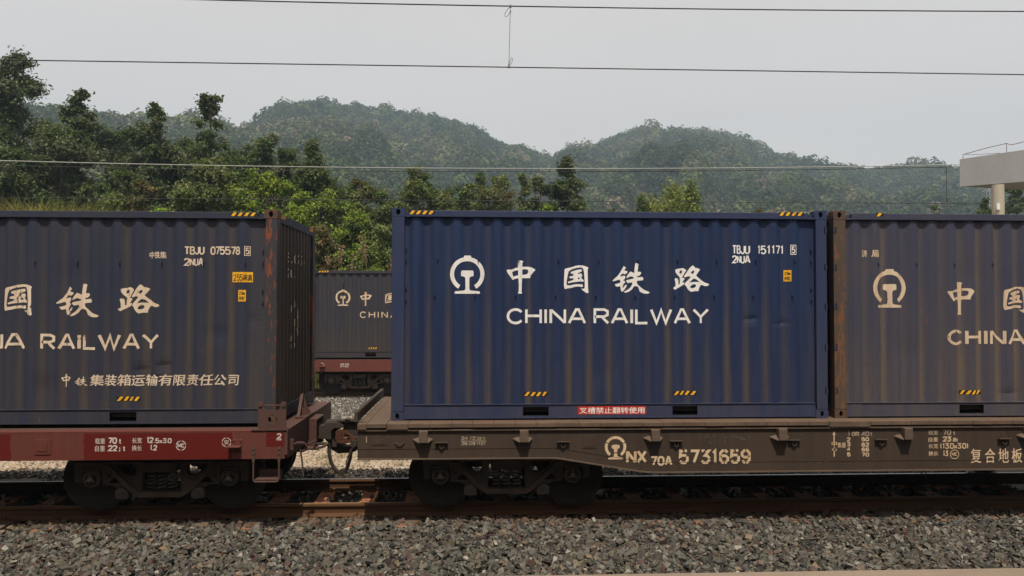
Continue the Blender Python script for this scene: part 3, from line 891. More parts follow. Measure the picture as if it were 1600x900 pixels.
# the dirty navy container on the red wagon
LX, LZ = 2.686 + CL, -1.178
a, b = hz(-3.307 + LX, 2.808, .34, .046)
e, f = hz(-4.794 + LX, 1.500 + LZ, .30, .054)
y1, m1 = [[[(-3.299 + LX, 3.092 + LZ), (-3.026 + LX, 3.092 + LZ), (-3.026 + LX, 3.230 + LZ), (-3.299 + LX, 3.230 + LZ)]]], [0]
t = word('2.55', -3.287 + LX, 3.112 + LZ, .135, .088, .011) + cjk('米高', -3.142 + LX, 3.110 + LZ, .105, .088)
y1 += t; m1 += [1] * len(t)
y2, m2 = yellow_label(-3.212 + LX, 2.833 + LZ, .103, .155, '2.9m', "9'6'")
container((-2.686 - CL, 0, 1.178),
    'grimy dark navy container with orange scraped post, ribbed end wall in view', M['dark'], M['dark'], M['dark_post'], M['casting_rust'], M['cream'], 'containers on the flat wagons',
    dict(door_end='left', end_text=('BU 0755',), seed=8, rings=((2.17, 0.02),), dents=((4.25, .72, .10, .07, .022), (4.55, .78, .08, .06, .022), (4.40, .60, .12, .05, .018), (5.75, 1.40, .08, .10, .016), (5.25, 1.20, .15, .12, .012), (3.3, 2.0, .2, .2, .010), (3.0, .5, .15, .15, .014)), marks=[
        ('panel', 'emblem', M['cream'], emblem(-8.05 + LX, 2.63 + LZ, .50)),
        ('panel', 'lettering', M['cream'], brush('zhong', -7.16 + LX, 2.64 + LZ, .42) + brush('guo', -6.289 + LX, 2.640 + LZ, .375) + brush('tie', -5.602 + LX, 2.618 + LZ, .560) + brush('lu', -4.794 + LX, 2.668 + LZ, .546)),
        ('panel', 'lettering', M['cream'], word('CHINA', -7.16 + LX, 2.183 + LZ, 1.15, .222, .036, .30) + word('RAILWAY', -5.819 + LX, 2.181 + LZ, 1.572, .216, .036, .26)),
        ('panel', 'lettering', M['cream_plain'], brush('zhong', -5.540 + LX, 1.690 + LZ, .145) + brush('tie', -5.345 + LX, 1.702 + LZ, .150) + cjk('集装箱运输有限责任公司', -5.155 + LX, 1.700 + LZ, 1.965, .150, 0.022, 0.10)),
        ('panel', 'serial_number', M['cream_plain'], word('TBJU', -3.938 + LX, 3.464 + LZ, .275, .112, .018) + word('075578', -3.595 + LX, 3.464 + LZ, .405, .112, .018) + word('5', -3.118 + LX, 3.470 + LZ, .045, .092, .014) + [ribbon([(-3.130 + LX, 3.455 + LZ), (-3.064 + LX, 3.455 + LZ), (-3.064 + LX, 3.578 + LZ), (-3.130 + LX, 3.578 + LZ)], .009, True)] + word('2NUA', -3.936 + LX, 3.312 + LZ, .263, .105, .018)),
        ('panel', 'owner_mark', M['cream_plain'], cjk('中铁集', -4.400 + LX, 3.410 + LZ, .225, .092, 0.02)),
        ('panel', 'height_label', HY, y1, m1), ('panel', 'height_label', HY, y2, m2),
        ('panel', 'hazard_stripe', HY, e, f), ('rail', 'hazard_stripe', HY, a, b),
    ]))

# the brown-streaked container on the same wagon as the blue one
LX, LZ = -4.997, -1.221
a, b = hz(5.62 + LX, 2.822, .09, .046, 1)
e, f = hz(6.832 + LX, 1.540 + LZ, .30, .054)
container((4.997, 0, 1.221),
    'brown-streaked navy container with rusty corner post, beside the clean blue one', M['brown'], M['brown'], M['brown_post'], M['casting_rust'], M['tan'], 'containers on the flat wagons',
    dict(door_end='left', rings=((2.16, 0.03),), seed=14, dents=((2.55, .33, .10, .06, .020), (1.1, .9, .2, .2, .010), (2.0, 2.0, .2, .2, .010)), marks=[
        ('panel', 'emblem', M['tan'], emblem(5.575 + LX, 2.760 + LZ, .488)),
        ('panel', 'lettering', M['tan'], brush('zhong', 6.654 + LX, 2.660 + LZ, .400) + brush('guo', 7.472 + LX, 2.670 + LZ, .350) + brush('tie', 8.15 + LX, 2.66 + LZ, .53) + brush('lu', 9.0 + LX, 2.68 + LZ, .515)),
        ('panel', 'lettering', M['tan'], word('CHINA', 6.648 + LX, 2.230 + LZ, 1.14, .222, .038, .30) + word('RAILWAY', 7.9 + LX, 2.230 + LZ, 1.62, .222, .038, .26)),
        ('panel', 'owner_mark', M['tan'], cjk('济', 5.435 + LX, 3.475 + LZ, .075, .095, 0.03) + cjk('局', 5.560 + LX, 3.470 + LZ, .105, .098, 0.03)),
        ('panel', 'hazard_stripe', HY, e, f), ('rail', 'hazard_stripe', HY, a, b),
    ]))

# the container of the train behind
LX, LZ = 5.42, -1.052
a, b = hz(-5.143 + LX, 2.808, .34, .046)
e, f = hz(-3.53 + LX, 1.345 + LZ, .29, .054)
RY = 14.7
container((-5.42, RY, 1.052),
    'dull navy container on the train behind, seen through the gap between wagons', M['rear'], M['rear'], M['rear'], M['rear'], M['tan'], 'containers on the flat wagons',
    dict(door_end='left', seed=21, rings=((2.16, 0.03), (1.62, 0.0)), marks=[
        ('panel', 'emblem', M['tan'], emblem(-4.598 + LX, 2.765 + LZ, .477)),
        ('panel', 'lettering', M['tan'], brush('zhong', -3.81 + LX, 2.764 + LZ, .395) + brush('guo', -2.99 + LX, 2.79 + LZ, .36) + brush('tie', -2.3 + LX, 2.77 + LZ, .53) + brush('lu', -1.45 + LX, 2.78 + LZ, .52)),
        ('panel', 'lettering', M['tan'], word('CHINA', -3.807 + LX, 2.364 + LZ, 1.22, .215, .032, .62) + word('RAILWAY', -2.4 + LX, 2.364 + LZ, 1.7, .215, .032, .5)),
        ('panel', 'hazard_stripe', HY, e, f), ('rail', 'hazard_stripe', HY, a, b),
    ]))

# ------------------------------------------------------------------ bogies and wagons
def sc_pts(pts, cx=668.0, cz=190.0, k=499.0, z0=0.44):
    return [((x - cx) / k, z0 - (y - cz) / k) for x, y in pts]

def mirror(pts):
    return [(-x, z) for x, z in pts][::-1]

SF_HALF = sc_pts([(668, 85), (1245, 85), (1240, 215), (1200, 220), (1195, 150), (1170, 132), (1080, 132), (1060, 150), (1055, 235), (990, 240), (965, 255), (905, 255), (850, 300), (800, 312), (668, 312)])
SF_OUT = SF_HALF + [(-x, z) for x, z in SF_HALF[::-1]][1:-1]
SF_TRI = sc_pts([(1010, 225), (915, 225), (975, 185), (1003, 200)])
SF_WIN = sc_pts([(840, 100), (975, 100), (950, 140), (880, 178), (840, 168)])
SF_SPR = sc_pts([(548, 100), (788, 100), (800, 282), (536, 282)])

BOGIE_MESH = {}
def bogie_meshes():
    if BOGIE_MESH: return BOGIE_MESH
    m = MB()
    for s in (-1, 1):
        a, b = sorted((s * 1.03, s * .93))
        m.prism_y([SF_OUT, SF_TRI, mirror(SF_TRI), SF_WIN, mirror(SF_WIN), SF_SPR], a, b)
        a, b = sorted((s * 1.075, s * .905))
        for q in (1, -1):
            ch = [(q * x, z) for x, z in sc_pts([(668, 284), (800, 284), (862, 240), (1010, 100), (1050, 100), (885, 262), (810, 318), (668, 318)])]
            m.prism_y([ch if q > 0 else ch[::-1]], a, b)
        a, b = sorted((s * 1.06, s * .95))
        for q in (1, -1):
            m.prism_y([oval(q * .70, .452, .022, .022, 10)], *sorted((s * 1.078, s * 1.031)))
            m.box(*sorted((q * .80, q * 1.04)), *sorted((s * 1.055, s * .92)), .535, .575, .006)
    m.box(-.22, .22, -1.10, 1.10, .525, .655, .015)      # bolster
    m.box(-.72, -.23, -.34, .34, .40, .66).box(.23, .72, -.34, .34, .40, .66)
    m.box(-.30, -.24, -.9, .9, .30, .36).box(.24, .30, -.9, .9, .30, .36)
    BOGIE_MESH['bogie'] = mesh_from(m.v, m.f, [M['bogie']])
    m = MB()
    prof = [(.0, .10), (.10, .10), (.11, .03), (.33, .005), (.355, .03), (.40, .03), (.420, .028), (.422, .0), (.428, -.08), (.452, -.092), (.452, -.115), (.40, -.125), (.34, -.09), (.12, -.07), (.10, -.15), (0, -.15)]
    for s in (-1, 1):
        m.lathe_y([(r, s * -y) for r, y in prof], 0, s * .785, .42, 40)
    m.tube([(0, -.66, .42), (0, .66, .42)], .085, 14)
    m.tube([(0, -1.09, .42), (0, -.8, .42)], .075, 14).tube([(0, .8, .42), (0, 1.09, .42)], .075, 14)
    BOGIE_MESH['wheelset'] = mesh_from(m.v, m.f, [M['wheel']], None, None, 35)
    m = MB()
    for q in (0, 1, 2):
        pts = []
        for i in range(64):
            w = i / 63 * 4.6 * 2 * math.pi
            pts.append((math.cos(w) * .052 + (q - 1) * .14, math.sin(w) * .052, .275 + i / 63 * .235))
        m.tube(pts, .0145, 6)
    BOGIE_MESH['spring'] = mesh_from(m.v, m.f, [M['axle_cap']], None, None, 60)
    m = MB()
    m.lathe_y([(.0, -.045), (.055, -.045), (.060, -.030), (.105, -.022), (.122, -.005), (.122, .05)], 0, 0, 0, 28)
    m.cur = 1
    m.lathe_y([(0, -.062), (.034, -.062), (.038, -.046)], 0, 0, 0, 6)
    for i in range(3):
        w = math.radians(90 + 120 * i)
        m.lathe_y([(0, -.058), (.014, -.056), (.015, -.040)], .052 * math.cos(w), 0, .052 * math.sin(w), 6)
    BOGIE_MESH['axle_cap'] = mesh_from(m.v, m.f, [M['axle_cap'], M['bolt']], m.m, None, 35)
    m = MB()
    o = [(-.085, -.055), (.06, -.065), (.085, -.04), (.085, .015), (.03, .075), (-.04, .085), (-.085, .05)]
    m.prism_y([o], -.03, .05)
    m.prism_y([oval(-.005, -.005, .026, .026, 12)], -.045, -.0305)
    BOGIE_MESH['pedestal_lug'] = mesh_from(m.v, m.f, [M['axle_cap']])
    for k, me in BOGIE_MESH.items(): me.name = k
    return BOGIE_MESH

def child(name, me, parent, loc=(0, 0, 0), sx=1, rz=0):
    o = bpy.data.objects.new(name, me)
    COL.objects.link(o)
    o.parent = parent
    o.location = loc
    o.scale = (sx, 1, 1)
    o.rotation_euler = (0, 0, rz)
    return o

def bogie(parent, x, z=0.0, sides=(-1, 1)):
    B = bogie_meshes()
    b = child('bogie', B['bogie'], parent, (x, 0, z))
    for q in (-1, 1):
        child('wheelset', B['wheelset'], b, (q * .915, 0, 0))
    for s in sides:
        child('spring', B['spring'], b, (0, s * .985, 0))
        for q in (-1, 1):
            child('axle_cap', B['axle_cap'], b, (q * .915, s * 1.045, .44), 1, 0 if s < 0 else math.pi)
            child('pedestal_lug', B['pedestal_lug'], b, (q * .50, s * 1.055, .232), -q if s < 0 else q, 0 if s < 0 else math.pi)
    return b

def rivets(m, pts, y, r=.012):
    for x, z in pts:
        m.lathe_y([(0, -.012), (r * .7, -.010), (r, 0.0)], x, y, z, 8)

def side_text(parent, y, groups):
    for name, mat, strokes in groups:
        decal(name, strokes, mat, parent, lambda u, v, l: (u, y - l, v), .0025)

def red_wagon(loc, label, sx, texts, end_gear=True, zoff=0.0):
    """red container flat wagon; local x runs from the coupler end (0) away along -x (times sx)"""
    root = thing('flat_wagon', loc, label, 'railway wagon', 'flat wagons')
    for s in (-1, 1):
        a, b = sorted((s * 1.50, s * 1.486))
        m = MB(sx).box(-13.0, -.035, a, b, .775, 1.128)
        a, b = sorted((s * 1.4995, s * 1.37))
        m.box(-13.0, -.035, a, b, 1.1285, 1.145, .004)
        a, b = sorted((s * 1.4855, s * 1.39))
        m.box(-13.0, -.035, a, b, .770, .786)
        m.build('side_sill', M['red'], root)
    m = MB(sx).box(-13.0, -.035, -1.3695, 1.3695, 1.10, 1.142).build('deck_plate', M['red_dusty'], root)
    m = MB(sx).box(-13.0, -.06, -.24, .24, .62, 1.0).box(-13.0, -.06, -.95, -.90, .85, 1.09).box(-13, -.06, .90, .95, .85, 1.09)
    for x in (-1.2, -2.4, -4.2, -6.5, -8.8, -10.6, -11.8):
        m.box(x - .06, x + .06, -1.37, 1.37, .82, 1.09)
    m.build('underframe', M['under'], root)
    # end beam with chamfered lower corner
    m = MB(sx)
    out = [(-1.5, .83), (-1.46, .775), (1.46, .775), (1.5, .83), (1.5, 1.13), (1.475, 1.150), (-1.475, 1.150), (-1.5, 1.13)]
    m.prism_x(out, -.034, 0.0)
    m.build('end_beam', M['red_dusty'], root)
    for x in (-1.80, -11.2):
        bogie(root, x * sx, 0.0)
    if end_gear:
        # corner stop plate with hole and hand rod
        ox = -.385
        o = [(ox, 1.151), (-.022, 1.151), (-.022, 1.515), (-.085, 1.515), (-.100, 1.43), (-.125, 1.405), (ox + .105, 1.405), (ox + .080, 1.43), (ox + .065, 1.515), (ox, 1.515)]
        m = MB(sx).prism_y([o, oval(-.195, 1.29, .058, .056, 18)], -1.500, -1.478)
        m.box(ox - .08, -.006, -1.515, -1.40, 1.1455, 1.1600)
        m.box(ox + .02, ox + .034, -1.477, -1.33, 1.161, 1.40)
        m.tube([(ox + .03, -1.49, 1.470), (-.05, -1.49, 1.470)], .009, 8)
        for x in (ox + .033, -.053):
            m.tube([(x, -1.516, 1.478), (x, -1.47, 1.478)], .024, 10)
        m.build('container_stop', M['red_dusty'], root)
        m = MB(sx)
        m.prism_x([(-.42, 1.160), (-.37, 1.160), (-.165, 1.43), (.04, 1.160), (.09, 1.160), (-.13, 1.475), (-.20, 1.475)], -.105, -.09)
        m.prism_x([(-.40, 1.160), (.07, 1.160), (-.15, 1.46), (-.18, 1.46)], -.135, -.1055)
        for y, h in ((-.28, 1.30), (-.165, 1.44), (-.04, 1.30)):
            m.prism_y([[(-.0895, 1.160), (.0, 1.160), (-.0895, h)]], y - .009, y + .009)
        m.box(-.16, .012, -.44, .12, 1.1505, 1.166)
        m.build('end_stop', M['red_dusty'], root)
        # striker casting with ribs
        m = MB(sx).box(.0, .13, -.26, .26, .70, .715).box(.0, .13, -.26, .26, 1.085, 1.105)
        for y in (-.26, -.14, .12, .24): m.box(.0005, .12, y, y + .02, .716, 1.084)
        for z in (.80, .89, .98): m.box(.0005, .11, -.262, .262, z, z + .018)
        m.build('striker', M['red_dusty'], root)
        # uncoupling lever and drop rod
        m = MB(sx).box(.0, .045, -1.36, -1.30, .86, 1.0)
        m.tube([(.03, -1.33, .93), (.10, -1.33, .955), (.17, -1.30, .945), (.20, -1.28, .90), (.185, -1.26, .84), (.12, -1.26, .835)], .014, 8)
        m.tube([(.12, -1.30, .86), (.145, -1.30, .72), (.165, -1.30, .50)], .012, 8)
        m.tube([(.03, -1.33, .93), (.08, -.6, .80), (.12, -.3, .80)], .014, 8)
        m.build('uncoupling_lever', M['red_dusty'], root)
        # footstep
        m = MB(sx)
        for x in (-.435, -.105):
            m.box(x - .024, x + .024, -1.511, -1.5005, .80, .935)
            m.prism_y([[(x - .024, .80), (x - .013, .735), (x + .013, .735), (x + .024, .80)]], -1.511, -1.5005)
            rivets(m, [(x, .905), (x, .845)], -1.511, .015)
        m.tube([(-.435, -1.506, .74), (-.435, -1.506, .51), (-.425, -1.506, .487), (-.405, -1.506, .478), (-.135, -1.506, .478), (-.115, -1.506, .487), (-.105, -1.506, .51), (-.105, -1.506, .74)], .012, 8)
        m.box(-.42, -.12, -1.50, -1.29, .497, .507).box(-.42, -.12, -1.295, -1.285, .508, .60)
        m.build('footstep', M['red_dusty'], root)
        m = MB(sx)
        m.box(-3.214, -3.01, -1.5105, -1.5005, .852, 1.052, .003)
        m.box(-3.175, -3.05, -1.5175, -1.511, .895, 1.02, .002)
        m.build('inspection_plate', M['red'], root)
    m = MB(sx)
    m.box(-.705, -.585, -1.508, -1.5005, .865, 1.035, .003)
    rivets(m, [(-.69, 1.015), (-.60, 1.015), (-.69, .89), (-.60, .89)], -1.508, .017)
    m.prism_x([(-1.509, .955), (-1.509, .935), (-1.60, .938), (-1.60, .950)], -.76, -.59)
    m.build('rope_hook', M['red'], root)
    for t in texts:
        decal(t[0], t[2], t[1], root, lambda u, v, l: (u, -1.50 - l, v), t[3] if len(t) > 3 else .0025)
    return root

E0 = 2.462          # world x of the red wagon's end, negated
def U(x): return x + E0

def patch(x0, x1, z0, z1, seed, rag=.012):
    r = random.Random(seed)
    n = 12
    L = [(x0 + r.uniform(-rag, rag), z0 + (z1 - z0) * i / n) for i in range(n + 1)]
    R = [(x1 + r.uniform(-rag, rag), z0 + (z1 - z0) * i / n) for i in range(n + 1)]
    return [[L[i], R[i], R[i + 1], L[i + 1]] for i in range(n)]

W = 'stencil_white'
rw_text = []
rw_text.append(('touch_up_paint', M['red_fresh'], [patch(U(-5.06), U(-3.17), .780, 1.118, 1), patch(U(-7.5), U(-5.98), .780, 1.112, 2), patch(U(-2.735), U(-2.505), .935, 1.118, 3)], .0015))
rw_text.append(('lettering', M[W], cjk('载重', U(-4.917), .985, .125, .072, .01) + cjk('自重', U(-4.917), .888, .125, .075, .01)
    + word('70', U(-4.755), .985, .115, .082, .017) + word('t', U(-4.622), .985, .04, .075, .013)
    + word('22', U(-4.755), .890, .120, .078, .016) + word('.1', U(-4.628), .880, .035, .062, .012) + word('t', U(-4.570), .890, .04, .072, .013)
    + cjk('长宽', U(-4.450), .990, .125, .072, .01) + cjk('换长', U(-4.450), .893, .125, .070, .01)
    + word('12', U(-4.268), .990, .090, .080, .016) + word('.5x3.0', U(-4.172), .988, .225, .066, .013) + word('1.2', U(-4.225), .895, .095, .072, .015), .003))
rw_text.append(('class_mark', M[W], disc_ring(U(-3.827), .957, .060, .010, 28, 4) + word('MC', U(-3.872), .930, .090, .054, .012), .003))
rw_text.append(('class_mark', M[W], disc_ring(U(-3.246), .995, .056, .009, 28, 4) + cjk('安', U(-3.276), .965, .06, .06, .01), .003))
rw_text.append(('wagon_end_number', M[W], word('2', U(-2.600), 1.035, .062, .072, .015) + [ribbon([(U(-2.604), 1.022), (U(-2.536), 1.022)], .010)], .003))
red_wagon((-E0, 0, 0), 'red flat wagon under the grimy navy container, fresh red paint patches', 1, rw_text)

# coupler head and hose belong to the red wagon
rw = [o for o in COL.objects if o.name.startswith('flat_wagon')][0]
def cp(pts):
    """outline read in elevation near the coupler line: (x, z) relative to the red wagon's end"""
    return [(-2.499 + (x - 5) / 583.0 + E0, .80 - (y - 470) / 583.0) for x, y in pts]
m = MB()
m.prism_y([cp([(90, 370), (150, 358), (155, 325), (285, 325), (300, 345), (300, 380), (255, 400), (225, 440), (235, 500), (265, 545), (215, 545), (150, 475), (90, 470)])], -.13, .13)
m.prism_y([cp([(160, 330), (285, 330), (320, 350), (320, 372), (240, 372), (215, 400), (215, 470), (180, 470), (160, 440)])], -.21, -.131)
m.prism_y([cp([(170, 490), (250, 500), (320, 550), (430, 545), (445, 570), (380, 600), (260, 605), (190, 560)])], -.10, .12)
m.cur = 1
m.prism_y([cp([(260, 400), (300, 392), (340, 400), (420, 468), (415, 480), (360, 505), (275, 500), (252, 460)]), cp([(312, 425), (368, 430), (380, 442), (312, 442)]), cp([(312, 455), (385, 455), (370, 470), (312, 468)])], -.235, -.14)
m.cur = 0
m.box(.10, .36, -.09, .09, .80, .98, .012)
m.build('coupler', [M['coupler'], M['rust']], rw)
m = MB()
m.tube([(.30, -.24, .72), (.305, -.25, .60), (.33, -.25, .48), (.375, -.25, .385), (.44, -.25, .325), (.475, -.25, .312), (.505, -.25, .318)], .027, 10)
m.tube([(.10, -.26, .73), (.22, -.25, .75), (.30, -.24, .72)], .022, 8)
m.lathe_y([(0, -.04), (.05, -.04), (.05, .04), (0, .04)], .495, -.25, .322, 12)
m.build('air_hose', M['hose'], rw, 40)
m = MB().tube([(-.10, -.28, .72), (.05, -.30, .69), (.20, -.30, .70), (.30, -.28, .75)], .02, 8).box(-.06, .16, -.34, -.22, .665, .705, .01).build('carrier_plate', M['red_dusty'], rw)
m = MB()
for x0, x1, z0, z1 in ((-4.6, -3.05, .70, .64), (-4.2, -3.0, .62, .70), (-4.6, -3.4, .61, .61)):
    m.tube([(x0, .35, z0), (x1, .35, z1)], .013, 6)
for x in (-4.55, -3.95, -3.72, -3.48, -3.22):
    m.box(x - .03, x + .03, .3, .4, .58, .80)
m.build('brake_rigging', M['under'], rw)

# ------------------------------------------------------------------ brown composite-floor flat wagon
E1 = 1.560
bw = thing('flat_wagon', (-E1, 0, 0), 'brown dusty flat wagon under two containers, deep bellied side sill, stencilled number', 'railway wagon', 'flat wagons')
def Q(x): return x + E1
LW = 13.0
low = [(0, .760), (Q(1.00), .757), (Q(1.12), .750), (Q(2.18), .572), (Q(2.32), .556), (Q(2.5), .552), (LW - Q(2.5), .552), (LW - Q(2.32), .556), (LW - Q(2.18), .572), (LW - Q(1.12), .750), (LW - Q(1.00), .757), (LW, .760)]
for s in (-1, 1):
    m = MB()
    a, b = sorted((s * 1.450, s * 1.437))
    m.prism_y([low + [(LW, 1.118), (0, 1.118)]], a, b)
    m.build('side_sill', M['wagon'], bw)
    m = MB()
    a, b = sorted((s * 1.478, s * 1.33))
    m.prism_y([[(x, z - .0005) for x, z in low] + [(x, z - .0165) for x, z in low[::-1]]], a, b)
    m.box(0, LW, a, b, 1.1185, 1.1400, .003)
    m.build('flange', M['wagon_edge'], bw)
fold = [(x, z + .122) for x, z in low]
MB().prism_y([fold + [(x, z + .006) for x, z in fold[::-1]]], -1.4545, -1.4505).build('fold_strip', M['wagon'], bw)
MB().box(0.0, .02, -1.436, 1.436, .775, 1.118).box(LW - .02, LW, -1.436, 1.436, .775, 1.118).build('end_beam', M['wagon'], bw)
m = MB().box(0.03, LW - .03, -.25, .25, .52, 1.10)
for x in (.9, 1.9, 3.2, 4.4, 5.6, 6.8, 8.0, 9.2, 10.4, 11.6):
    m.box(x - .06, x + .06, -1.436, 1.436, .62 if 4 < x < 9 else .80, 1.11)
m.build('underframe', M['under'], bw)
# deck: steel pads between runs of boards
pads = [(0.0, .118), (.385, .665), (Q(4.79), Q(5.36)), (LW - .665, LW - .385), (LW - .118, LW)]
for x0, x1 in pads:
    MB().box(x0, x1, -1.492, 1.492, 1.1405, 1.2195, .006).build('deck_pad', M['deck'], bw)
rng = random.Random(5)
runs = [(.122, .381), (.669, Q(4.79) - .004), (Q(5.36) + .004, LW - .669), (LW - .381, LW - .122)]
for x0, x1 in runs:
    m = MB()
    n = max(1, int(round((x1 - x0) / .29)))
    for i in range(n):
        a = x0 + (x1 - x0) * i / n
        b = x0 + (x1 - x0) * (i + 1) / n - .0025
        e = rng.uniform(-.004, .003)
        m.box(a, b, -1.494 - e, 1.494, 1.164, 1.2185 + rng.uniform(-.001, .001), .004)
    m.build('deck_board', M['deck'], bw)
MB().box(.125, LW - .125, -1.45, 1.45, 1.1405, 1.1635).build('deck_packing', M['under'], bw)
# raised end flap
m = MB().box(-.055, -.010, -1.40, 1.45, 1.228, 1.365, .006)
for z in (1.262, 1.297, 1.332): m.box(-.0095, -.0045, -1.39, 1.44, z, z + .018)
m.box(-.05, .09, -1.37, -1.33, 1.2205, 1.2275).build('end_flap', M['deck_dark'], bw)
m = MB()
m.prism_y([[(-.41, 1.035), (-.021, 1.035), (-.021, .72), (-.17, .74), (-.33, .78), (-.42, .86)]], -.13, .12)
m.box(-.46, -.021, -.17, .16, 1.037, 1.052, .004)
m.box(-.50, -.20, -.20, -.175, 1.058, 1.078, .004).box(-.38, -.30, -.21, -.16, 1.079, 1.095, .004)
m.box(-.30, -.021, -.19, -.131, .70, .83, .01)
m.build('coupler', M['coupler'], bw)
m = MB().tube([(-.20, -.26, .77), (-.245, -.26, .72), (-.275, -.26, .63), (-.295, -.255, .51), (-.325, -.25, .40), (-.385, -.25, .325), (-.425, -.25, .315)], .027, 10)
m.lathe_y([(0, -.05), (.05, -.05), (.05, .05), (0, .05)], -.235, -.26, .745, 12)
m.tube([(-.24, -.31, .70), (-.30, -.33, .60), (-.33, -.33, .50), (-.335, -.33, .42)], .008, 6)
m.build('air_hose', M['hose'], bw, 40)
for x in (Q(.43), Q(9.45)):
    bogie(bw, x)
# stake pockets
pm = MB()
pm.box(-.058, .058, -1.565, -1.4505, .975, 1.130, .006)
pm.prism_x([(-1.4506, 1.04), (-1.4506, 1.0), (-1.56, .972), (-1.56, .985)], -.05, .05)
pm.add([(-.058, -1.4507, 1.035), (-.15, -1.4507, 1.012), (-.058, -1.54, .978), (-.058, -1.4507, 1.022), (-.15, -1.4507, .999), (-.058, -1.54, .965)], [(0, 1, 2), (5, 4, 3), (0, 3, 4, 1), (1, 4, 5, 2), (2, 5, 3, 0)])
pm.add([(.058, -1.4507, 1.035), (.12, -1.4507, 1.012), (.058, -1.54, .978), (.058, -1.4507, 1.022), (.12, -1.4507, .999), (.058, -1.54, .965)], [(2, 1, 0), (3, 4, 5), (1, 4, 3, 0), (2, 5, 4, 1), (0, 3, 5, 2)])
pme = mesh_from(pm.v, pm.f, [M['wagon_edge']])
pme.name = 'stake_pocket'
for x in (-.688, .640, 2.397, 4.125, 5.853, 7.58, 9.31):
    child('stake_pocket', pme, bw, (Q(x), 0, 0))
hm = MB()
hm.prism_y([[(-.03, .90), (.03, .90), (.045, .96), (.02, 1.05), (-.02, 1.05), (-.045, .96)]], -1.4595, -1.4505)
hm.prism_x([(-1.4596, .972), (-1.4596, .960), (-1.503, .962), (-1.503, .968)], -.085, .085)
hm.tube([(-.022, -1.475, .955), (-.026, -1.475, .905), (0, -1.475, .88), (.026, -1.475, .905), (.022, -1.475, .955)], .009, 6)
hme = mesh_from(hm.v, hm.f, [M['wagon']])
hme.name = 'rope_hook'
for x in (-.453, 1.169, 2.693, 4.31, 5.52, 7.25):
    child('rope_hook', hme, bw, (Q(x), 0, 0))
m = MB().box(Q(1.427), Q(1.610), -1.4565, -1.4505, .870, 1.055, .002).box(Q(1.455), Q(1.582), -1.4615, -1.457, .895, 1.03, .0015).build('inspection_plate', M['wagon'], bw)
m = MB().box(Q(-1.37), Q(-1.19), -1.4565, -1.4505, .930, 1.005, .002).box(Q(-1.35), Q(-1.21), -1.459, -1.457, .945, .99, .001).build('maker_plate', M['wagon'], bw)
m = MB().tube([(Q(-1.075), -1.455, .97), (Q(-1.04), -1.475, .948), (Q(-.985), -1.475, .945), (Q(-.945), -1.455, .965)], .007, 6).build('handle', M['wagon'], bw)
m = MB().tube([(Q(6.28), -1.2, .55), (Q(6.28), -1.2, .46)], .02, 6).tube([(Q(6.22), -1.2, .47), (Q(6.30), -1.2, .36), (Q(6.305), -1.2, .49)], .008, 6).box(Q(6.2), Q(6.36), -1.25, -1.15, .50, .535).build('release_hanger', M['axle_cap'], bw)

S = []
S.append(('emblem', M['stencil'], emblem(Q(1.729), .722, .290, True)))
def stencil_word(s, u0, v0, w, hh, t, gap=.34):
    """block characters with the bridges a stencil leaves"""
    st = word(s, u0, v0, w, hh, t, gap)
    out = []
    for g in st:
        n = len(g)
        k = []
        for i, q in enumerate(g):
            if n > 7 and i in (n // 2, n // 2 - 4):
                a0, b0, b1, a1 = [Vector(p) for p in q]
                k.append([tuple(a0), tuple(b0), tuple(b0.lerp(b1, .36)), tuple(a0.lerp(a1, .36))])
                k.append([tuple(a0.lerp(a1, .64)), tuple(b0.lerp(b1, .64)), tuple(b1), tuple(a1)])
            else: k.append(q)
        out.append(k)
    return Txt([out])
S.append(('wagon_number', M['stencil'], word('NX', Q(2.016), .664, .285, .180, .036, .34) + word('70A', Q(2.344), .632, .300, .128, .026, .42) + stencil_word('5731659', Q(2.730), .650, .985, .195, .035, .46)))
S.append(('load_table', M['stencil'], [[[(Q(4.862), .92), (Q(4.878), .92), (Q(4.878), 1.03), (Q(4.862), 1.03)]], [[(Q(4.845), 1.03), (Q(4.895), 1.03), (Q(4.870), 1.075)]], [[(Q(4.862), .735), (Q(4.878), .735), (Q(4.878), .80), (Q(4.862), .80)]]]
    + cjk('中', Q(4.838), .870, .07, .075, .02) + cjk('心', Q(4.838), .805, .07, .06, .02) + cjk('集重', Q(4.918), .855, .115, .070, .015)
    + sum([word(c, Q(5.048), z, .050 if c != '1' else .03, .055, .013) for c, z in (('2', .938), ('3', .873), ('4', .808), ('5', .735))], [])
    + sum([word(c, Q(5.252), z, .105, .055, .013, .45) for c, z in (('50', .938), ('62', .866), ('66', .800), ('70', .730))], [])))
S.append(('load_table', M['stencil_dim'], word('1', Q(5.065), 1.010, .026, .078, .016) + word('om', Q(5.118), 1.010, .098, .090, .012) + word('40', Q(5.252), 1.005, .108, .070, .015, .3) + word('t', Q(5.372), 1.010, .035, .062, .012)))
S.append(('lettering', M['stencil'], cjk('自重', Q(6.19), .925, .135, .062, .015) + cjk('长宽', Q(6.19), .835, .135, .062, .015) + cjk('换长', Q(6.19), .735, .135, .062, .015)
    + word('23', Q(6.39), .925, .120, .074, .016) + word('.8t', Q(6.522), .925, .085, .055, .012) + word('(13.0x3.0)', Q(6.353), .828, .395, .078, .014, .26) + word('1.3', Q(6.390), .728, .075, .078, .015)))
S.append(('lettering', M['stencil_dim'], cjk('载重', Q(6.19), 1.02, .135, .062, .015) + word('70', Q(6.39), 1.015, .120, .074, .015) + word('t', Q(6.532), 1.015, .04, .06, .012)))
S.append(('class_mark', M['stencil'], disc_ring(Q(6.555), .752, .060, .009) + word('MC', Q(6.515), .730, .080, .050, .009)))
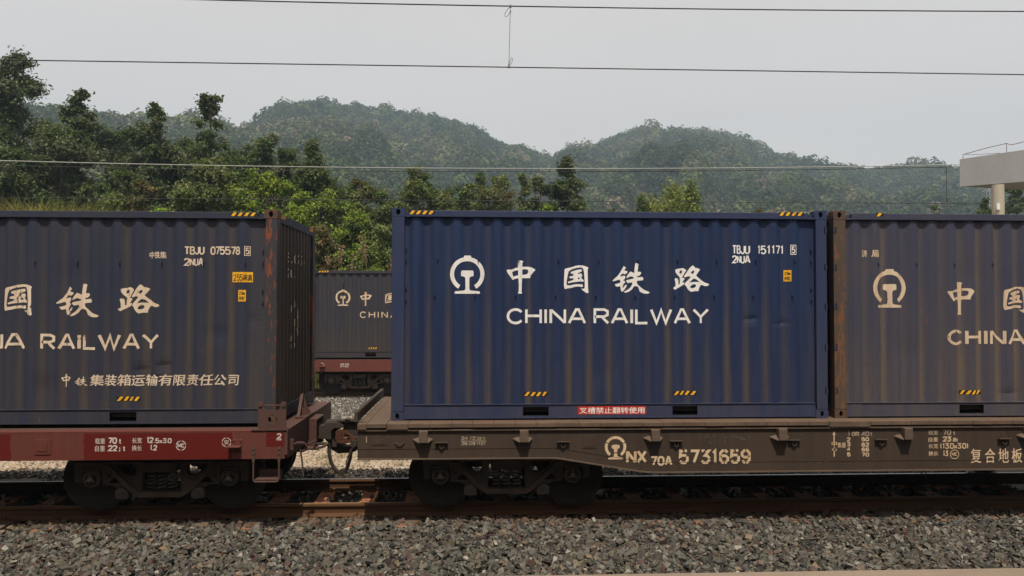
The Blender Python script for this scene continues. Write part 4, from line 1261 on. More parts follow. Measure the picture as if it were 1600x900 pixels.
S.append(('lettering', M['stencil'], sum([cjk(c, Q(x), .632, .145, .195, .012) for c, x in (('复', 6.785), ('合', 6.985), ('地', 7.175), ('板', 7.365))], [])))
S.append(('date_mark', M['stencil_dim'], word('24.12', Q(-.195), .992, .19, .048, .010) + word('22.11', Q(0.01), .992, .12, .040, .008) + [ribbon([(Q(-.197), .980), (Q(.14), .980)], .008)] + word('26.09', Q(-.195), .925, .19, .046, .010) + word('17.07', Q(0.01), .925, .12, .042, .008)))
S.append(('wagon_end_number', M['stencil_dim'], word('1', Q(-1.462), .962, .035, .085, .017)))
rng = random.Random(12)
ch = []
def scribble(x0, x1, z0, z1, n):
    ch = []
    for i in range(n):
        x = x0 + (x1 - x0) * i / n
        hgt = (z1 - z0) * rng.uniform(.4, 1)
        p = [(x + rng.uniform(-.01, .03), z0 + rng.uniform(0, hgt)) for _ in range(rng.randint(3, 5))]
        ch.append(ribbon(p, .0045))
    S.append(('chalk_note', M['chalk'], ch))
scribble(Q(2.95), Q(3.55), .985, 1.06, 18); scribble(Q(3.15), Q(3.45), .92, .99, 9); scribble(Q(3.55), Q(3.75), .96, 1.03, 8)
scribble(Q(4.45), Q(4.70), .96, 1.02, 6); scribble(Q(4.45), Q(4.82), .64, .70, 14); scribble(Q(-1.35), Q(-1.12), 1.02, 1.05, 6)
side_text(bw, -1.450, S)

# ------------------------------------------------------------------ train behind
R0 = -5.62
rr_text = [('lettering', M[W], cjk('检', -.88 + 0, .80, .075, .095, .02)), ]
rear = red_wagon((R0, RY, -.135), 'plain red flat wagon of the train behind, beyond the coupling gap', -1, [])
for nm, st in (('class_mark', disc_ring(-4.96 - R0, .985, .065, .013, 24, 3) + cjk('安', -4.995 - R0, .95, .07, .07, .015)), ('lettering', word('25.06', -4.38 - R0, .985, .29, .05, .012) + word('27.03', -4.38 - R0, .915, .27, .05, .012))):
    decal(nm, st, M[W], rear, lambda u, v, l: (u, -1.50 - l, v), .003)

# ------------------------------------------------------------------ track
RAIL = [(-.075, -.176), (.075, -.176), (.075, -.166), (.022, -.150), (.0085, -.135), (.0085, -.055), (.018, -.046), (.0355, -.038), (.0365, -.012), (.030, -.003), (.018, .0), (-.018, .0), (-.030, -.003), (-.0365, -.012), (-.0355, -.038), (-.018, -.046), (-.0085, -.055), (-.0085, -.135), (-.022, -.150), (-.075, -.166)]
def rail(y, z, label, top):
    m = MB()
    m.prism_x([(p[0] + y, p[1] + z) for p in RAIL], -26, 30)
    m.cur = 1
    m.box(-26, 30, y - .026, y + .026, z + .0002, z + .0012)
    o = m.build('rail', [M['rail_side'], top], None, 40)
    return tag(o, label, 'rail', 'running rails')
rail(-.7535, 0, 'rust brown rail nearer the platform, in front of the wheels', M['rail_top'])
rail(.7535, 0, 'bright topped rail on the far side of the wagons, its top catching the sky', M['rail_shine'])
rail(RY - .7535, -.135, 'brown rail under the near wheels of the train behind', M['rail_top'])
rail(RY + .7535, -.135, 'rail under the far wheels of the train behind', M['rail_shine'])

sm = MB()
sm.prism_x([(-1.26, -.36), (1.26, -.36), (1.26, -.20), (.95, -.178), (.55, -.178), (.40, -.20), (-.40, -.20), (-.55, -.178), (-.95, -.178), (-1.26, -.20)], -.115, .115)
sme = mesh_from(sm.v, sm.f, [M['sleeper']])
sme.name = 'sleeper'
if True:
    if True:
        cm = MB()
        y, q = 0.0, 1
        cm.box(-.07, .07, y - .035, y + .035, -.1775, -.160, .004)
        pts = [(-.05, y + q * .02, -.150), (-.055, y - q * .02, -.135), (-.02, y - q * .035, -.140), (0, y + q * .01, -.115), (.02, y - q * .035, -.140), (.055, y - q * .02, -.135), (.05, y + q * .02, -.150)]
        cm.tube(pts, .009, 6)
        cm.tube([(0, y, -.165), (0, y, -.105)], .012, 6)
cme = mesh_from(cm.v, cm.f, [M['clip']])
cme.name = 'rail_clip'
for i in range(-9, 17):
    x = -2.33 + .683 * i
    o = link('sleeper', sme) if i == -9 else bpy.data.objects.new('sleeper', sme)
    if i > -9: COL.objects.link(o)
    o.location = (x, 0, 0)
    tag(o, 'rust-stained concrete sleeper with clips, half sunk in ballast under the wagons', 'sleeper', 'sleepers of the near track')
    for s in (-1, 1):
        for q in (-1, 1):
            c = child('rail_clip', cme, o, (0, s * .7535 + q * .105, 0))
            c.scale = (1, q, 1)

# ------------------------------------------------------------------ ground, bank and hills
def smooth(a, b, x):
    t = np.clip((x - a) / (b - a), 0, 1)
    return t * t * (3 - 2 * t)

HORIZON = 450 + FPX * math.tan(PITCH)
SKY = [(-200, 150), (0, 150), (100, 160), (145, 172), (165, 168), (200, 182), (230, 178), (300, 172), (340, 182), (370, 190), (400, 182), (440, 164), (485, 157), (530, 161), (580, 176), (640, 179), (690, 192), (740, 208), (775, 222), (820, 230), (850, 240), (865, 243), (885, 232), (930, 224), (960, 214), (1000, 203), (1060, 201), (1120, 206), (1170, 219), (1200, 232), (1240, 247), (1270, 256), (1330, 256), (1380, 258), (1420, 254), (1470, 256), (1500, 258), (1550, 262), (1600, 268), (1800, 275)]
S_TH = np.array([YAW + math.atan((u - 800) / FPX) for u, v in SKY])
S_EL = np.array([(HORIZON - v) / FPX * math.cos(math.atan((u - 800) / FPX)) for u, v in SKY])
R_TH = np.array([YAW + math.atan((u - 800) / FPX) for u in (-200, 140, 380, 480, 820, 870, 1060, 1260, 1600)])
R_CR = np.array([360, 380, 470, 560, 640, 700, 720, 640, 560])

def vnoise(x, y, s, seed):
    """smooth value noise"""
    x = np.asarray(x) / s; y = np.asarray(y) / s
    xi = np.floor(x).astype(int); yi = np.floor(y).astype(int)
    fx = x - xi; fy = y - yi
    fx = fx * fx * (3 - 2 * fx); fy = fy * fy * (3 - 2 * fy)
    hsh = lambda a, b: (np.sin((a * 127.1 + b * 311.7 + seed * 74.7)) * 43758.5453) % 1.0
    return (hsh(xi, yi) * (1 - fx) + hsh(xi + 1, yi) * fx) * (1 - fy) + (hsh(xi, yi + 1) * (1 - fx) + hsh(xi + 1, yi + 1) * fx) * fy

def ground_z(x, y):
    x = np.asarray(x, float); y = np.asarray(y, float)
    dx, dy = x, y - CAM.y
    th = np.arctan2(dx, dy); r = np.hypot(dx, dy)
    base = -.27 - .10 * smooth(2.2, 3.2, y) * (1 - smooth(12.0, 13.6, y)) - .05 * smooth(-.6, -.3, -np.abs(y) + 1.0)
    base = base + .03 * (vnoise(x, y, 1.7, 3) - .5) * smooth(2.4, 4, y)
    bank = smooth(18.5, 36, y) * (1.0 + 4.2 * (1 - smooth(-4, 14, x)))
    front = np.clip(np.cos(np.clip(th, -1.5, 1.5)), 0, 1)
    cr = np.interp(th, R_TH, R_CR)
    zc = cr * np.interp(th, S_TH, S_EL) + CAM.z - np.interp(cr, [360, 470, 560, 700], [18.0, 15.0, 12.5, 9.0])
    r0 = 130.0
    t = np.clip((r - r0) / (cr - r0), 0, 1)
    up = t ** 1.22
    hill = zc * up * np.where(r > cr, 1 - .45 * smooth(0, 320, r - cr), 1.0)
    lump = (cr / 650.0) ** 2 * (vnoise(x, y, 90, 5) - .5) * 20 * smooth(220, 330, r) * (1 - smooth(-150, -25, r - cr)) + (vnoise(x, y, 35, 8) - .5) * 6 * smooth(200, 300, r)
    gul = (vnoise(th * 1000, r, 46, 31) - .5) * 26 * smooth(200, 300, r) * (1 - smooth(-130, -15, r - cr)) * (cr / 650.0) ** 2
    lump = lump + gul
    hill = np.where(np.abs(th) < 1.2, hill * (1 - smooth(.95, 1.2, np.abs(th))), 0)
    lump = lump * (1 - smooth(.95, 1.2, np.abs(th)))
    out = base + bank + np.where(r > r0, hill + lump, 0)
    return np.where((y < -3.2), -.30, out)

rs = np.concatenate([np.linspace(0.5, 60, 90), np.geomspace(61.5, 1500, 110)])
ths = np.concatenate([np.linspace(-math.pi, -1.25, 14)[:-1], np.linspace(-1.25, 1.25, 190), np.linspace(1.25, math.pi, 14)[1:]])
RR, TT = np.meshgrid(rs, ths, indexing='ij')
GX = RR * np.sin(TT); GY = CAM.y + RR * np.cos(TT)
GZ = ground_z(GX, GY)
nr, nt = RR.shape
V = np.stack([GX, GY, GZ], -1).reshape(-1, 3)
idx = np.arange(nr * nt).reshape(nr, nt)
Fq = np.stack([idx[:-1, :-1], idx[1:, :-1], idx[1:, 1:], idx[:-1, 1:]], -1).reshape(-1, 4)

def np_mesh(V, F, mats, colors=None, fmat=None, smooth_=False):
    me = bpy.data.meshes.new('m')
    V = np.asarray(V, np.float32); F = np.asarray(F, np.int32)
    k = F.shape[1]
    me.vertices.add(len(V)); me.vertices.foreach_set('co', V.ravel())
    me.loops.add(F.size); me.loops.foreach_set('vertex_index', F.ravel())
    me.polygons.add(len(F)); me.polygons.foreach_set('loop_start', np.arange(0, F.size, k, dtype=np.int32))
    for m in mats: me.materials.append(m)
    if fmat is not None: me.polygons.foreach_set('material_index', np.asarray(fmat, np.int32))
    me.polygons.foreach_set('use_smooth', np.full(len(F), bool(smooth_)))
    if colors is not None:
        a = me.attributes.new('Col', 'FLOAT_COLOR', 'POINT')
        c = np.ones((len(V), 4), np.float32); c[:, :3] = colors
        a.data.foreach_set('color', c.ravel())
    me.update(calc_edges=True)
    me.validate()
    return me

n = NT('ground_surface')
sx_ = n.t.nodes.new('ShaderNodeSeparateXYZ')
n.l(n.tc.outputs['Object'], sx_.inputs[0])
yy = sx_.outputs[1]
wob = n.math('ADD', yy, n.math('MULTIPLY', n.math('SUBTRACT', n.noise(.6, (1, 1, 1), 4), .5), 2.2))
def vor(scale, ch='Color'):
    v = n.t.nodes.new('ShaderNodeTexVoronoi')
    v.inputs['Scale'].default_value = scale
    n.l(n.tc.outputs['Object'], v.inputs['Vector'])
    return v.outputs[ch]
peb = n.mix(vor(24), (0.045, 0.042, 0.036), (0.12, 0.112, 0.095))
sand = n.mix(n.noise(3.0, (1, 1, 1), 6, .65), (0.42, 0.34, 0.25), (0.32, 0.25, 0.18))
sand = n.mix(n.math('MULTIPLY', n.ramp(n.noise(14, (1, 1, 1), 5, .7), .55, .65), .6), sand, (0.33, 0.30, 0.27))
soil = n.mix(n.noise(.25, (1, 1, 1), 5), (0.030, 0.036, 0.014), (0.055, 0.048, 0.022))
m1 = n.math('MULTIPLY', n.ramp(wob, 2.6, 3.3), n.ramp(wob, 8.8, 7.6))
col = n.mix(m1, peb, sand)
col = n.mix(n.ramp(wob, 17.2, 18.6), col, soil)
M['ground'] = n.finish(col, .9, bump=vor(24, 'Distance'), dist=.02, spec=.2)
g = link('ground', np_mesh(V, Fq, [M['ground']], None, None, True))
tag(g, kind='structure')

# concrete platform the view is taken from
pm = MB().box(-30, 30, -7.62, -7.262, 1.05, 1.25, .012).box(-30, 30, -20, -7.624, 1.05, 1.246).box(-30, 30, -20, -7.45, -.35, 1.049)
tag(pm.build('platform', M['platform']), 'sandy concrete platform edge, a pale sliver under the ballast', 'platform')

# unseen canopy and wall, inferred from the dark undersides, added to block low sky
root = thing('unseen_canopy', (0, -14.0, 1.25), 'unseen canopy on columns with a back wall, added behind the view for shade', 'canopy')
MB().box(-46, 46, -5.6, 3.55, 4.55, 4.80).build('roof', M['concrete'], root)
MB().box(-46, 46, 3.552, 3.62, 4.30, 4.95).build('fascia', M['deck_dark'], root)
MB().box(-46, 46, -5.9, -5.62, -1.2, 6.2).build('wall', M['pier'], root)  # kept pale so it bounces some light under the wagons
for x in (-30, -18, 18, 30):
    MB().tube([(x, -1.5, -.003), (x, -1.5, 4.55)], .18, 16).build('column', M['deck_dark'], root, 40)

# ------------------------------------------------------------------ loose stones
def stones(name, n, x0, x1, y0, y1, size, pal, seed, hi=True, zbase=None, cover=1.0, keep=None):
    rg = np.random.default_rng(seed)
    if hi:
        t = (1 + 5 ** .5) / 2
        P = np.array([(-1, t, 0), (1, t, 0), (-1, -t, 0), (1, -t, 0), (0, -1, t), (0, 1, t), (0, -1, -t), (0, 1, -t), (t, 0, -1), (t, 0, 1), (-t, 0, -1), (-t, 0, 1)]) / 1.9
        T = np.array([(0, 11, 5), (0, 5, 1), (0, 1, 7), (0, 7, 10), (0, 10, 11), (1, 5, 9), (5, 11, 4), (11, 10, 2), (10, 7, 6), (7, 1, 8), (3, 9, 4), (3, 4, 2), (3, 2, 6), (3, 6, 8), (3, 8, 9), (4, 9, 5), (2, 4, 11), (6, 2, 10), (8, 6, 7), (9, 8, 1)])
    else:
        P = np.array([(x, y, z) for x in (-1, 1) for y in (-1, 1) for z in (-1, 1)]) * .62
        T = np.array([(0, 1, 3), (0, 3, 2), (4, 6, 7), (4, 7, 5), (0, 4, 5), (0, 5, 1), (2, 3, 7), (2, 7, 6), (0, 2, 6), (0, 6, 4), (1, 5, 7), (1, 7, 3)])
    x = rg.uniform(x0, x1, n); y = rg.uniform(y0, y1, n)
    if keep is not None:
        k = keep(x, y); x, y = x[k], y[k]; n = len(x)
    z = ground_z(x, y) if zbase is None else np.full(n, zbase) + 0
    s = size * np.exp(np.clip(rg.normal(0, .30, n), -.7, .5))
    sc = np.stack([np.ones(n), rg.uniform(.5, .9, n), rg.uniform(.35, .7, n)], 1) * s[:, None] / 2
    pts = P[None] * (1 + rg.uniform(-.32, .32, (n, len(P), 3)))
    # cut each stone with a plane for flat broken faces
    for c in range(3):
        d = rg.normal(size=(n, 3)); d /= np.linalg.norm(d, axis=1)[:, None]
        h = np.einsum('nkj,nj->nk', pts, d)
        lim = rg.uniform(.45, .85, n)[:, None]
        pts = pts - np.maximum(h - lim, 0)[..., None] * d[:, None, :]
    pts = pts * sc[:, None, :]
    q = rg.normal(size=(n, 4)); q[:, 1:3] *= .45; q /= np.linalg.norm(q, axis=1)[:, None]
    w, a, b, c = q.T
    Rm = np.stack([1 - 2 * (b * b + c * c), 2 * (a * b - c * w), 2 * (a * c + b * w), 2 * (a * b + c * w), 1 - 2 * (a * a + c * c), 2 * (b * c - a * w), 2 * (a * c - b * w), 2 * (b * c + a * w), 1 - 2 * (a * a + b * b)], 1).reshape(n, 3, 3)
    pts = np.einsum('nij,nkj->nki', Rm, pts)
    pts[..., 0] += x[:, None]; pts[..., 1] += y[:, None]; pts[..., 2] += (z + rg.uniform(-.25, .75, n) * s * .5)[:, None]
    pal = np.array(pal)
    wts = pal[:, 3] / pal[:, 3].sum()
    ci = rg.choice(len(pal), n, p=wts)
    col = pal[ci, :3] * rg.uniform(.7, 1.3, (n, 1))
    # brake and rail rust has coloured the stones close to the rail
    st = (rg.random(n) < np.clip(1.1 - np.abs(np.abs(y) - .8) / .42, 0, .75))
    col = np.where(st[:, None], col * .45 + np.array([.085, .042, .02]) * rg.uniform(.5, 1.2, (n, 1)), col)
    F = (T[None] + (np.arange(n) * len(P))[:, None, None]).reshape(-1, 3)
    o = link(name, np_mesh(pts.reshape(-1, 3), F, [M['stone']], np.repeat(col, len(P), 0)))
    return tag(o, kind='stuff')

GREY = [(.088, .084, .074, 5), (.135, .128, .110, 4), (.048, .046, .042, 4), (.105, .098, .074, 3), (.078, .046, .038, 1.3), (.16, .12, .08, .7), (.27, .255, .22, .5), (.10, .075, .06, 1.2)]
SHADED_GREY = [(.040, .037, .033, 4), (.055, .050, .044, 3), (.08, .045, .028, 1.5), (.09, .07, .05, .7)]  # greys darkened to carry the train's shade; the browns are rust
SAND = [(.44, .36, .27, 4), (.33, .26, .19, 3), (.52, .47, .41, 2), (.42, .25, .12, 1.2), (.17, .14, .11, 1.4)]
RGREY = [(.19, .18, .155, 5), (.29, .275, .245, 3), (.075, .071, .064, 3.5), (.18, .12, .095, 1), (.46, .44, .40, .9)]
stones('ballast_gravel', 15500, -6.2, 8.4, -3.5, -.82, .081, GREY, 1, False, -.215)
stones('ballast_gravel', 8500, -6.2, 8.4, -3.5, -.84, .098, GREY, 7, False, -.235)
stones('ballast_gravel', 9500, -7.5, 9.0, -.70, 2.5, .075, SHADED_GREY, 2, False, -.245)
inwedge = lambda x, y: (x < .8 + 0 * y) & (x > -9.5 - .35 * y)
stones('sandy_gravel', 24000, -12, 1.0, 2.6, 8.6, .045, SAND, 3, False, None, 1, inwedge)
stones('ballast_gravel', 24000, -9, 1.0, 7.8, 14.0, .062, RGREY, 4, False, None, 1, inwedge)
stones('ballast_gravel', 3000, -9, 1.0, 2.2, 3.1, .075, SHADED_GREY + GREY, 5, False, None, 1, inwedge)  # strip behind the far rail, the train's shadow mixed into its colours

# ------------------------------------------------------------------ vegetation
FWD = Vector((math.sin(YAW), math.cos(YAW), 0)); RGT = Vector((math.cos(YAW), -math.sin(YAW), 0))
def site(u, dist):
    p = CAM + FWD * dist + RGT * ((u - 800) / FPX * dist)
    return p.x, p.y, float(ground_z(p.x, p.y))
def rise(v, dist):
    return CAM.z + (HORIZON - v) / FPX * dist

def leaf_quads(P, N, S, C, rg, aspect=.5):
    """one small folded leaf or spray per point"""
    n = len(P)
    N = N / np.maximum(np.linalg.norm(N, axis=1), 1e-6)[:, None]
    a = rg.normal(size=(n, 3)); a -= N * np.einsum('ij,ij->i', a, N)[:, None]; a /= np.maximum(np.linalg.norm(a, axis=1), 1e-6)[:, None]
    b = np.cross(N, a)
    L = a * S[:, None]; Wd = b * (S * aspect)[:, None]
    fold = N * (S * .18)[:, None]
    V = np.stack([P - L * .5, P + Wd * .5 + fold, P + L * .5 - fold * .6, P - Wd * .5 + fold], 1).reshape(-1, 3)
    F = (np.arange(n)[:, None] * 4 + np.array([0, 1, 2, 3])[None])
    return V, F, np.repeat(C, 4, 0)

def crown_mesh(clumps, leaves, size, cols, rg, up=.6, out=.8, spread=1.05, aspect=.55):
    """clumps: (x, y, z, r); leaves spread through each clump's volume, thinner towards its rim"""
    Ps, Ns, Ss, Cs = [], [], [], []
    cols = np.array(cols)
    for (x, y, z, r) in clumps:
        n = max(6, int(leaves * rg.uniform(.7, 1.3)))
        d = rg.normal(size=(n, 3)); d /= np.linalg.norm(d, axis=1)[:, None]
        rad = r * spread * np.minimum(np.abs(rg.normal(0, .62, n)) + .12, 1.9)
        p = np.array([x, y, z]) + d * rad[:, None] * np.array([1, 1, .72])
        Ps.append(p)
        Ns.append(d * out + np.array([0, 0, up]) + rg.normal(size=(n, 3)) * .45)
        Ss.append(size * rg.uniform(.6, 1.4, n))
        base = cols[rg.integers(len(cols))] * rg.uniform(.75, 1.3)
        Cs.append(base[None] * rg.uniform(.7, 1.35, (n, 1)))
    P = np.concatenate(Ps); 
    return leaf_quads(P, np.concatenate(Ns), np.concatenate(Ss), np.concatenate(Cs), rg, aspect)

def limb(m, a, b, r0, r1, rg, sag=.12, n=4):
    a = np.array(a); b = np.array(b)
    d = np.linalg.norm(b - a)
    off = rg.normal(size=3) * d * sag
    pts = [tuple(a + (b - a) * t + off * math.sin(math.pi * t) * .6) for t in np.linspace(0, 1, n)]
    m.tube(pts, [r0 + (r1 - r0) * t for t in np.linspace(0, 1, n)], 6, False)

def broadleaf(label, u, v_top, dist, width, col, seed, shape='round', clear=.25, nclump=46, leaves=85, size=.30, group='trees and shrubs beyond the tracks', cat='tree', name='tree', clump_r=None, aspect=.55):
    rg = np.random.default_rng(seed)
    x, y, z0 = site(u, dist)
    ht = rise(v_top, dist) - z0
    w = width / FPX * dist / 2
    root = thing(name, (x, y, z0 - .1), label, cat, group)
    cl = []
    tm = MB()
    lean = rg.normal(size=2) * ht * .03
    top = np.array([lean[0], lean[1], ht * .93])
    tr = max(.07, ht * .014)
    limb(tm, (0, 0, 0), top, tr, tr * .2, rg, .02, 7)
    nclump = int(nclump * 2.1); leaves = int(leaves * 1.3); size *= .74
    cr = clump_r or max(.42, w * .26)
    # the crown is a handful of uneven boughs, each a cloud of leaf clumps
    lobes = []
    K = int(min(18, max(6, round(ht / max(w, .1) * 3.0))))
    nclump = int(nclump * (K / 8.0) ** .8)
    for k in range(K):
        t = (k + rg.uniform(.15, .85)) / K
        if shape == 'round': env = math.sqrt(max(.10, 1 - (1.75 * t - .85) ** 2))
        elif shape == 'dome': env = math.sqrt(max(.10, 1 - t * t))
        elif shape == 'tall': env = .16 + .84 * max(0, 1 - t ** 1.6) ** .75
        else: env = .18 + .82 * (1 - t) ** .75
        lr = w * env * rg.uniform(.42, .62)
        ang = k * 2.4 + rg.uniform(-.6, .6)
        off = max(0, w * env - lr) * rg.uniform(.75, 1.25)
        zz = ht * (clear + (1 - clear) * t) 
        lv = min(max(lr * rg.uniform(.6, .85), ht * (1 - clear) / K * .75), ht * .3)
        zz = min(zz, ht - lv * .8)
        lobes.append((lean[0] * t + math.cos(ang) * off, lean[1] * t + math.sin(ang) * off, zz, lr, lv, t))
    lobes.append((lean[0], lean[1], ht * .93, max(.25, w * (.28 if shape in ('round', 'dome') else .13)), max(.3, ht * .05), 1.0))
    wts = np.array([l[3] ** 1.6 + .05 for l in lobes]); wts /= wts.sum()
    for i in range(nclump):
        lx_, ly_, lz_, lr, lv, t = lobes[rg.choice(len(lobes), p=wts)]
        d = rg.normal(size=3); d /= np.linalg.norm(d)
        q = rg.uniform(.15, 1.0) ** .5
        c = np.array([lx_ + d[0] * lr * q, ly_ + d[1] * lr * q, max(.1, lz_ + d[2] * lv * q)])
        cl.append((*c, cr * rg.uniform(.5, 1.1) * (1 - .30 * t)))
        if i % 2 == 0:
            base = np.array([lean[0] * t, lean[1] * t, max(.2, lz_ - np.hypot(c[0], c[1]) * rg.uniform(.35, .8) - .2)])
            limb(tm, base, c, tr * .34, tr * .08, rg, .08, 4)
    V, F, C = crown_mesh(cl, leaves, size, col, rg, aspect=aspect)
    tm.build('trunk', M['bark'], root, 60)
    link('crown', np_mesh(V, F, [M['leaf']], C), root)
    return root

def bamboo(label, u, v_top, dist, width, col, seed, culms=34, group='trees and shrubs beyond the tracks'):
    rg = np.random.default_rng(seed)
    x, y, z0 = site(u, dist)
    ht = rise(v_top, dist) - z0
    w = width / FPX * dist / 2
    root = thing('bamboo_clump', (x, y, z0 - .1), label, 'bamboo', group)
    tm = MB()
    Ps, Ns, Ss, Cs = [], [], [], []
    for i in range(culms):
        a = rg.uniform(0, 2 * math.pi); q = rg.random() ** .6
        h = ht * rg.uniform(.72, 1.06) * (1 - .18 * q)
        tip = np.array([math.cos(a) * q * w, math.sin(a) * q * w, h])
        b = np.array([math.cos(a) * q * w * .25, math.sin(a) * q * w * .25, 0])
        pts = []
        for t in np.linspace(0, 1, 8):
            p = b + (tip - b) * np.array([t ** 2, t ** 2, 1 - (1 - t) ** 1.25])
            p[2] -= max(0, t - .8) * h * .22 * q
            pts.append(p)
        tm.tube([tuple(p) for p in pts], [.05 * (1 - .85 * t) + .006 for t in np.linspace(0, 1, 8)], 5, False)
        pts = np.array(pts)
        n = 300
        t = rg.uniform(.25, 1.0, n) * 7
        k = np.minimum(t.astype(int), 6)
        p = pts[k] + (pts[k + 1] - pts[k]) * (t - k)[:, None]
        p = p + rg.normal(size=(n, 3)) * np.array([.42, .42, .30]) * (w / 2.6)
        Ps.append(p); Ns.append(rg.normal(size=(n, 3)) * .6 + np.array([0, -.3, .5])); Ss.append(rg.uniform(.20, .42, n))
        c = np.array(col[rg.integers(len(col))])
        Cs.append(c[None] * rg.uniform(.65, 1.35, (n, 1)))
    V, F, C = leaf_quads(np.concatenate(Ps), np.concatenate(Ns), np.concatenate(Ss), np.concatenate(Cs), rg, .3)
    tm.build('culm', plain_bamboo, root, 60)
    link('crown', np_mesh(V, F, [M['leaf']], C), root)

plain_bamboo = plain('bamboo_culm', (0.16, 0.17, 0.06), 0.5)

def reeds(label, u, v_top, dist, width, col, seed, n=700, plume=None, name='reed_clump', cat='reeds', blade=.035):
    rg = np.random.default_rng(seed)
    x, y, z0 = site(u, dist)
    ht = rise(v_top, dist) - z0
    w = width / FPX * dist / 2
    root = thing(name, (x, y, z0 - .1), label, cat, 'trees and shrubs beyond the tracks')
    V, F, C = [], [], []
    for i in range(n):
        a = rg.uniform(0, 2 * math.pi); q = math.sqrt(rg.random())
        b = np.array([math.cos(a) * q * w, math.sin(a) * q * w * .7, 0])
        h = ht * rg.uniform(.72, 1.05)
        dr = rg.normal(size=2) * h * (.22 if n < 1000 else .11)
        side = np.array([math.cos(a + 1.3), math.sin(a + 1.3), 0]) * blade * rg.uniform(.6, 1.5)
        k = len(V)
        for j, t in enumerate((0, .35, .65, .85, 1.0)):
            p = b + np.array([dr[0] * t ** 2 * 1.6, dr[1] * t ** 2 * 1.6, h * (t - .28 * max(0, t - .5) ** 2 * 2)])
            sw = side * (1 - t) ** .6
            V += [p - sw, p + sw]
        for j in range(4): F.append((k + 2 * j, k + 2 * j + 1, k + 2 * j + 3, k + 2 * j + 2))
        c = np.array(col[rg.integers(len(col))]) * rg.uniform(.7, 1.3)
        C += [c] * 10
    link('foliage', np_mesh(np.array(V), np.array(F), [M['leaf']], np.array(C)), root)
    if plume:
        for i in range(plume):
            tm = MB()
            a = rg.uniform(0, 2 * math.pi); q = math.sqrt(rg.random())
            b = np.array([math.cos(a) * q * w, math.sin(a) * q * w * .6, 0])
            tip = b + np.array([rg.normal() * .25, rg.normal() * .2, ht * rg.uniform(.85, 1.15)])
            tm.tube([tuple(b), tuple((b + tip) / 2 + rg.normal(size=3) * .05), tuple(tip)], .012, 4, False)
            t = rg.uniform(-.55, .15, 60)
            P = tip + np.stack([rg.normal(size=60) * .07, rg.normal(size=60) * .07, t], 1)
            Vp, Fp, Cp = leaf_quads(P, rg.normal(size=P.shape), rg.uniform(.06, .16, len(P)), np.array([[.30, .20, .12]]) * rg.uniform(.7, 1.3, (len(P), 1)), rg, .35)
            st = tm.build('stem', plain_bamboo, root, 60)
            link('plume', np_mesh(Vp, Fp, [M['leaf']], Cp), st)

DK = [(.064, .098, .030), (.048, .078, .026), (.090, .118, .042), (.118, .132, .066)]
MD = [(.072, .112, .026), (.058, .094, .024), (.096, .128, .032)]
OL = [(.140, .172, .050), (.105, .142, .042), (.180, .200, .070)]
YG = [(.195, .270, .030), (.150, .230, .026), (.240, .300, .042)]
BR_ = [(.115, .100, .036), (.088, .092, .030), (.14, .105, .042)]
YR = [(.24, .225, .055), (.18, .19, .042), (.29, .24, .08)]
BL = broadleaf
# tall rubber-like trees of the wood
BL('tallest dark tree of the wood, its loose crown rising above the upper wire', 42, 78, 48, 150, DK, 101, 'tall', .10, 90, 120, .32)
BL('dark tree with a broken crown, leaning out from the tallest one', -40, 92, 46, 170, DK, 102, 'tall', .12, 70, 120, .34)
BL('dark tree with a stepped top, on the shoulder of the tallest one', 112, 142, 46, 120, DK, 103, 'tall', .05, 74, 110, .32)
BL('dull dark tree filling the wood under the stepped top', 90, 196, 43, 190, DK, 104, 'round', .03, 84, 120, .32)
BL('thin leader of bare twigs topped by a small tuft, standing over the wood', 236, 158, 45, 66, DK, 105, 'spire', .30, 34, 70, .30)
BL('rounded dark tree under the thin tufted leader', 222, 196, 46, 165, DK, 106, 'round', .03, 84, 110, .32)
BL('airy tree with separate tiers of leaves and gaps of hill showing through', 328, 143, 44, 104, DK, 107, 'tall', .22, 40, 46, .30, clump_r=.55)
BL('low dark tree between the airy tree and the rounded one', 285, 222, 47, 140, DK, 108, 'round', .03, 70, 110, .30)
BL('small open tree with a pointed top before the foot of the big hill', 412, 203, 45, 110, DK, 109, 'tall', .06, 54, 80, .28)
BL('slim dark tree with one-sided branches, last of the wood before the hill', 488, 209, 45, 92, DK, 110, 'tall', .08, 50, 70, .28)
BL('dark rounded tree at the foot of the slim one', 500, 262, 44, 130, MD, 111, 'round', .05, 44, 100, .28)
BL('dull tree behind the yellow grass, half in its own dark', 5, 225, 41, 190, DK, 112, 'round', .02, 84, 110, .32)
BL('mid-green bush between the yellow grass and the olive bush', 185, 262, 38, 150, DK + MD, 113, 'round', .02, 50, 110, .26)
BL('bronze-leaved shrub beside the olive bush', 228, 283, 37, 60, BR_, 114, 'round', .02, 30, 90, .24)
BL('broad olive bush with pale glossy leaves', 322, 252, 36, 140, OL, 115, 'round', .01, 76, 130, .25, cat='bush', name='bush')
BL('bright yellow-green young tree above the container end', 420, 260, 34, 115, YG, 116, 'round', .02, 60, 130, .22)
BL('bright green sapling crown peeping over the dark container roof', 250, 315, 31, 70, YG, 117, 'dome', .0, 26, 90, .2, cat='bush', name='bush')
BL('mid-green rounded tree filling in behind the bright yellow-green one', 385, 240, 46, 120, MD + DK, 160, 'round', .03, 64, 100, .28)
BL('dull green thicket between the slim dark tree and the blue container', 545, 288, 48, 130, MD + OL, 161, 'round', .0, 60, 100, .28)
BL('background tree filling the dip beside the stepped dark tree', 165, 200, 54, 170, DK + MD, 162, 'round', .02, 74, 110, .30)
BL('background tree filling the dip beside the airy tree', 272, 212, 54, 150, DK + MD, 163, 'round', .02, 70, 110, .30)
BL('background tree between the airy tree and the small pointed one', 368, 226, 54, 130, DK + MD, 164, 'round', .02, 64, 110, .30)
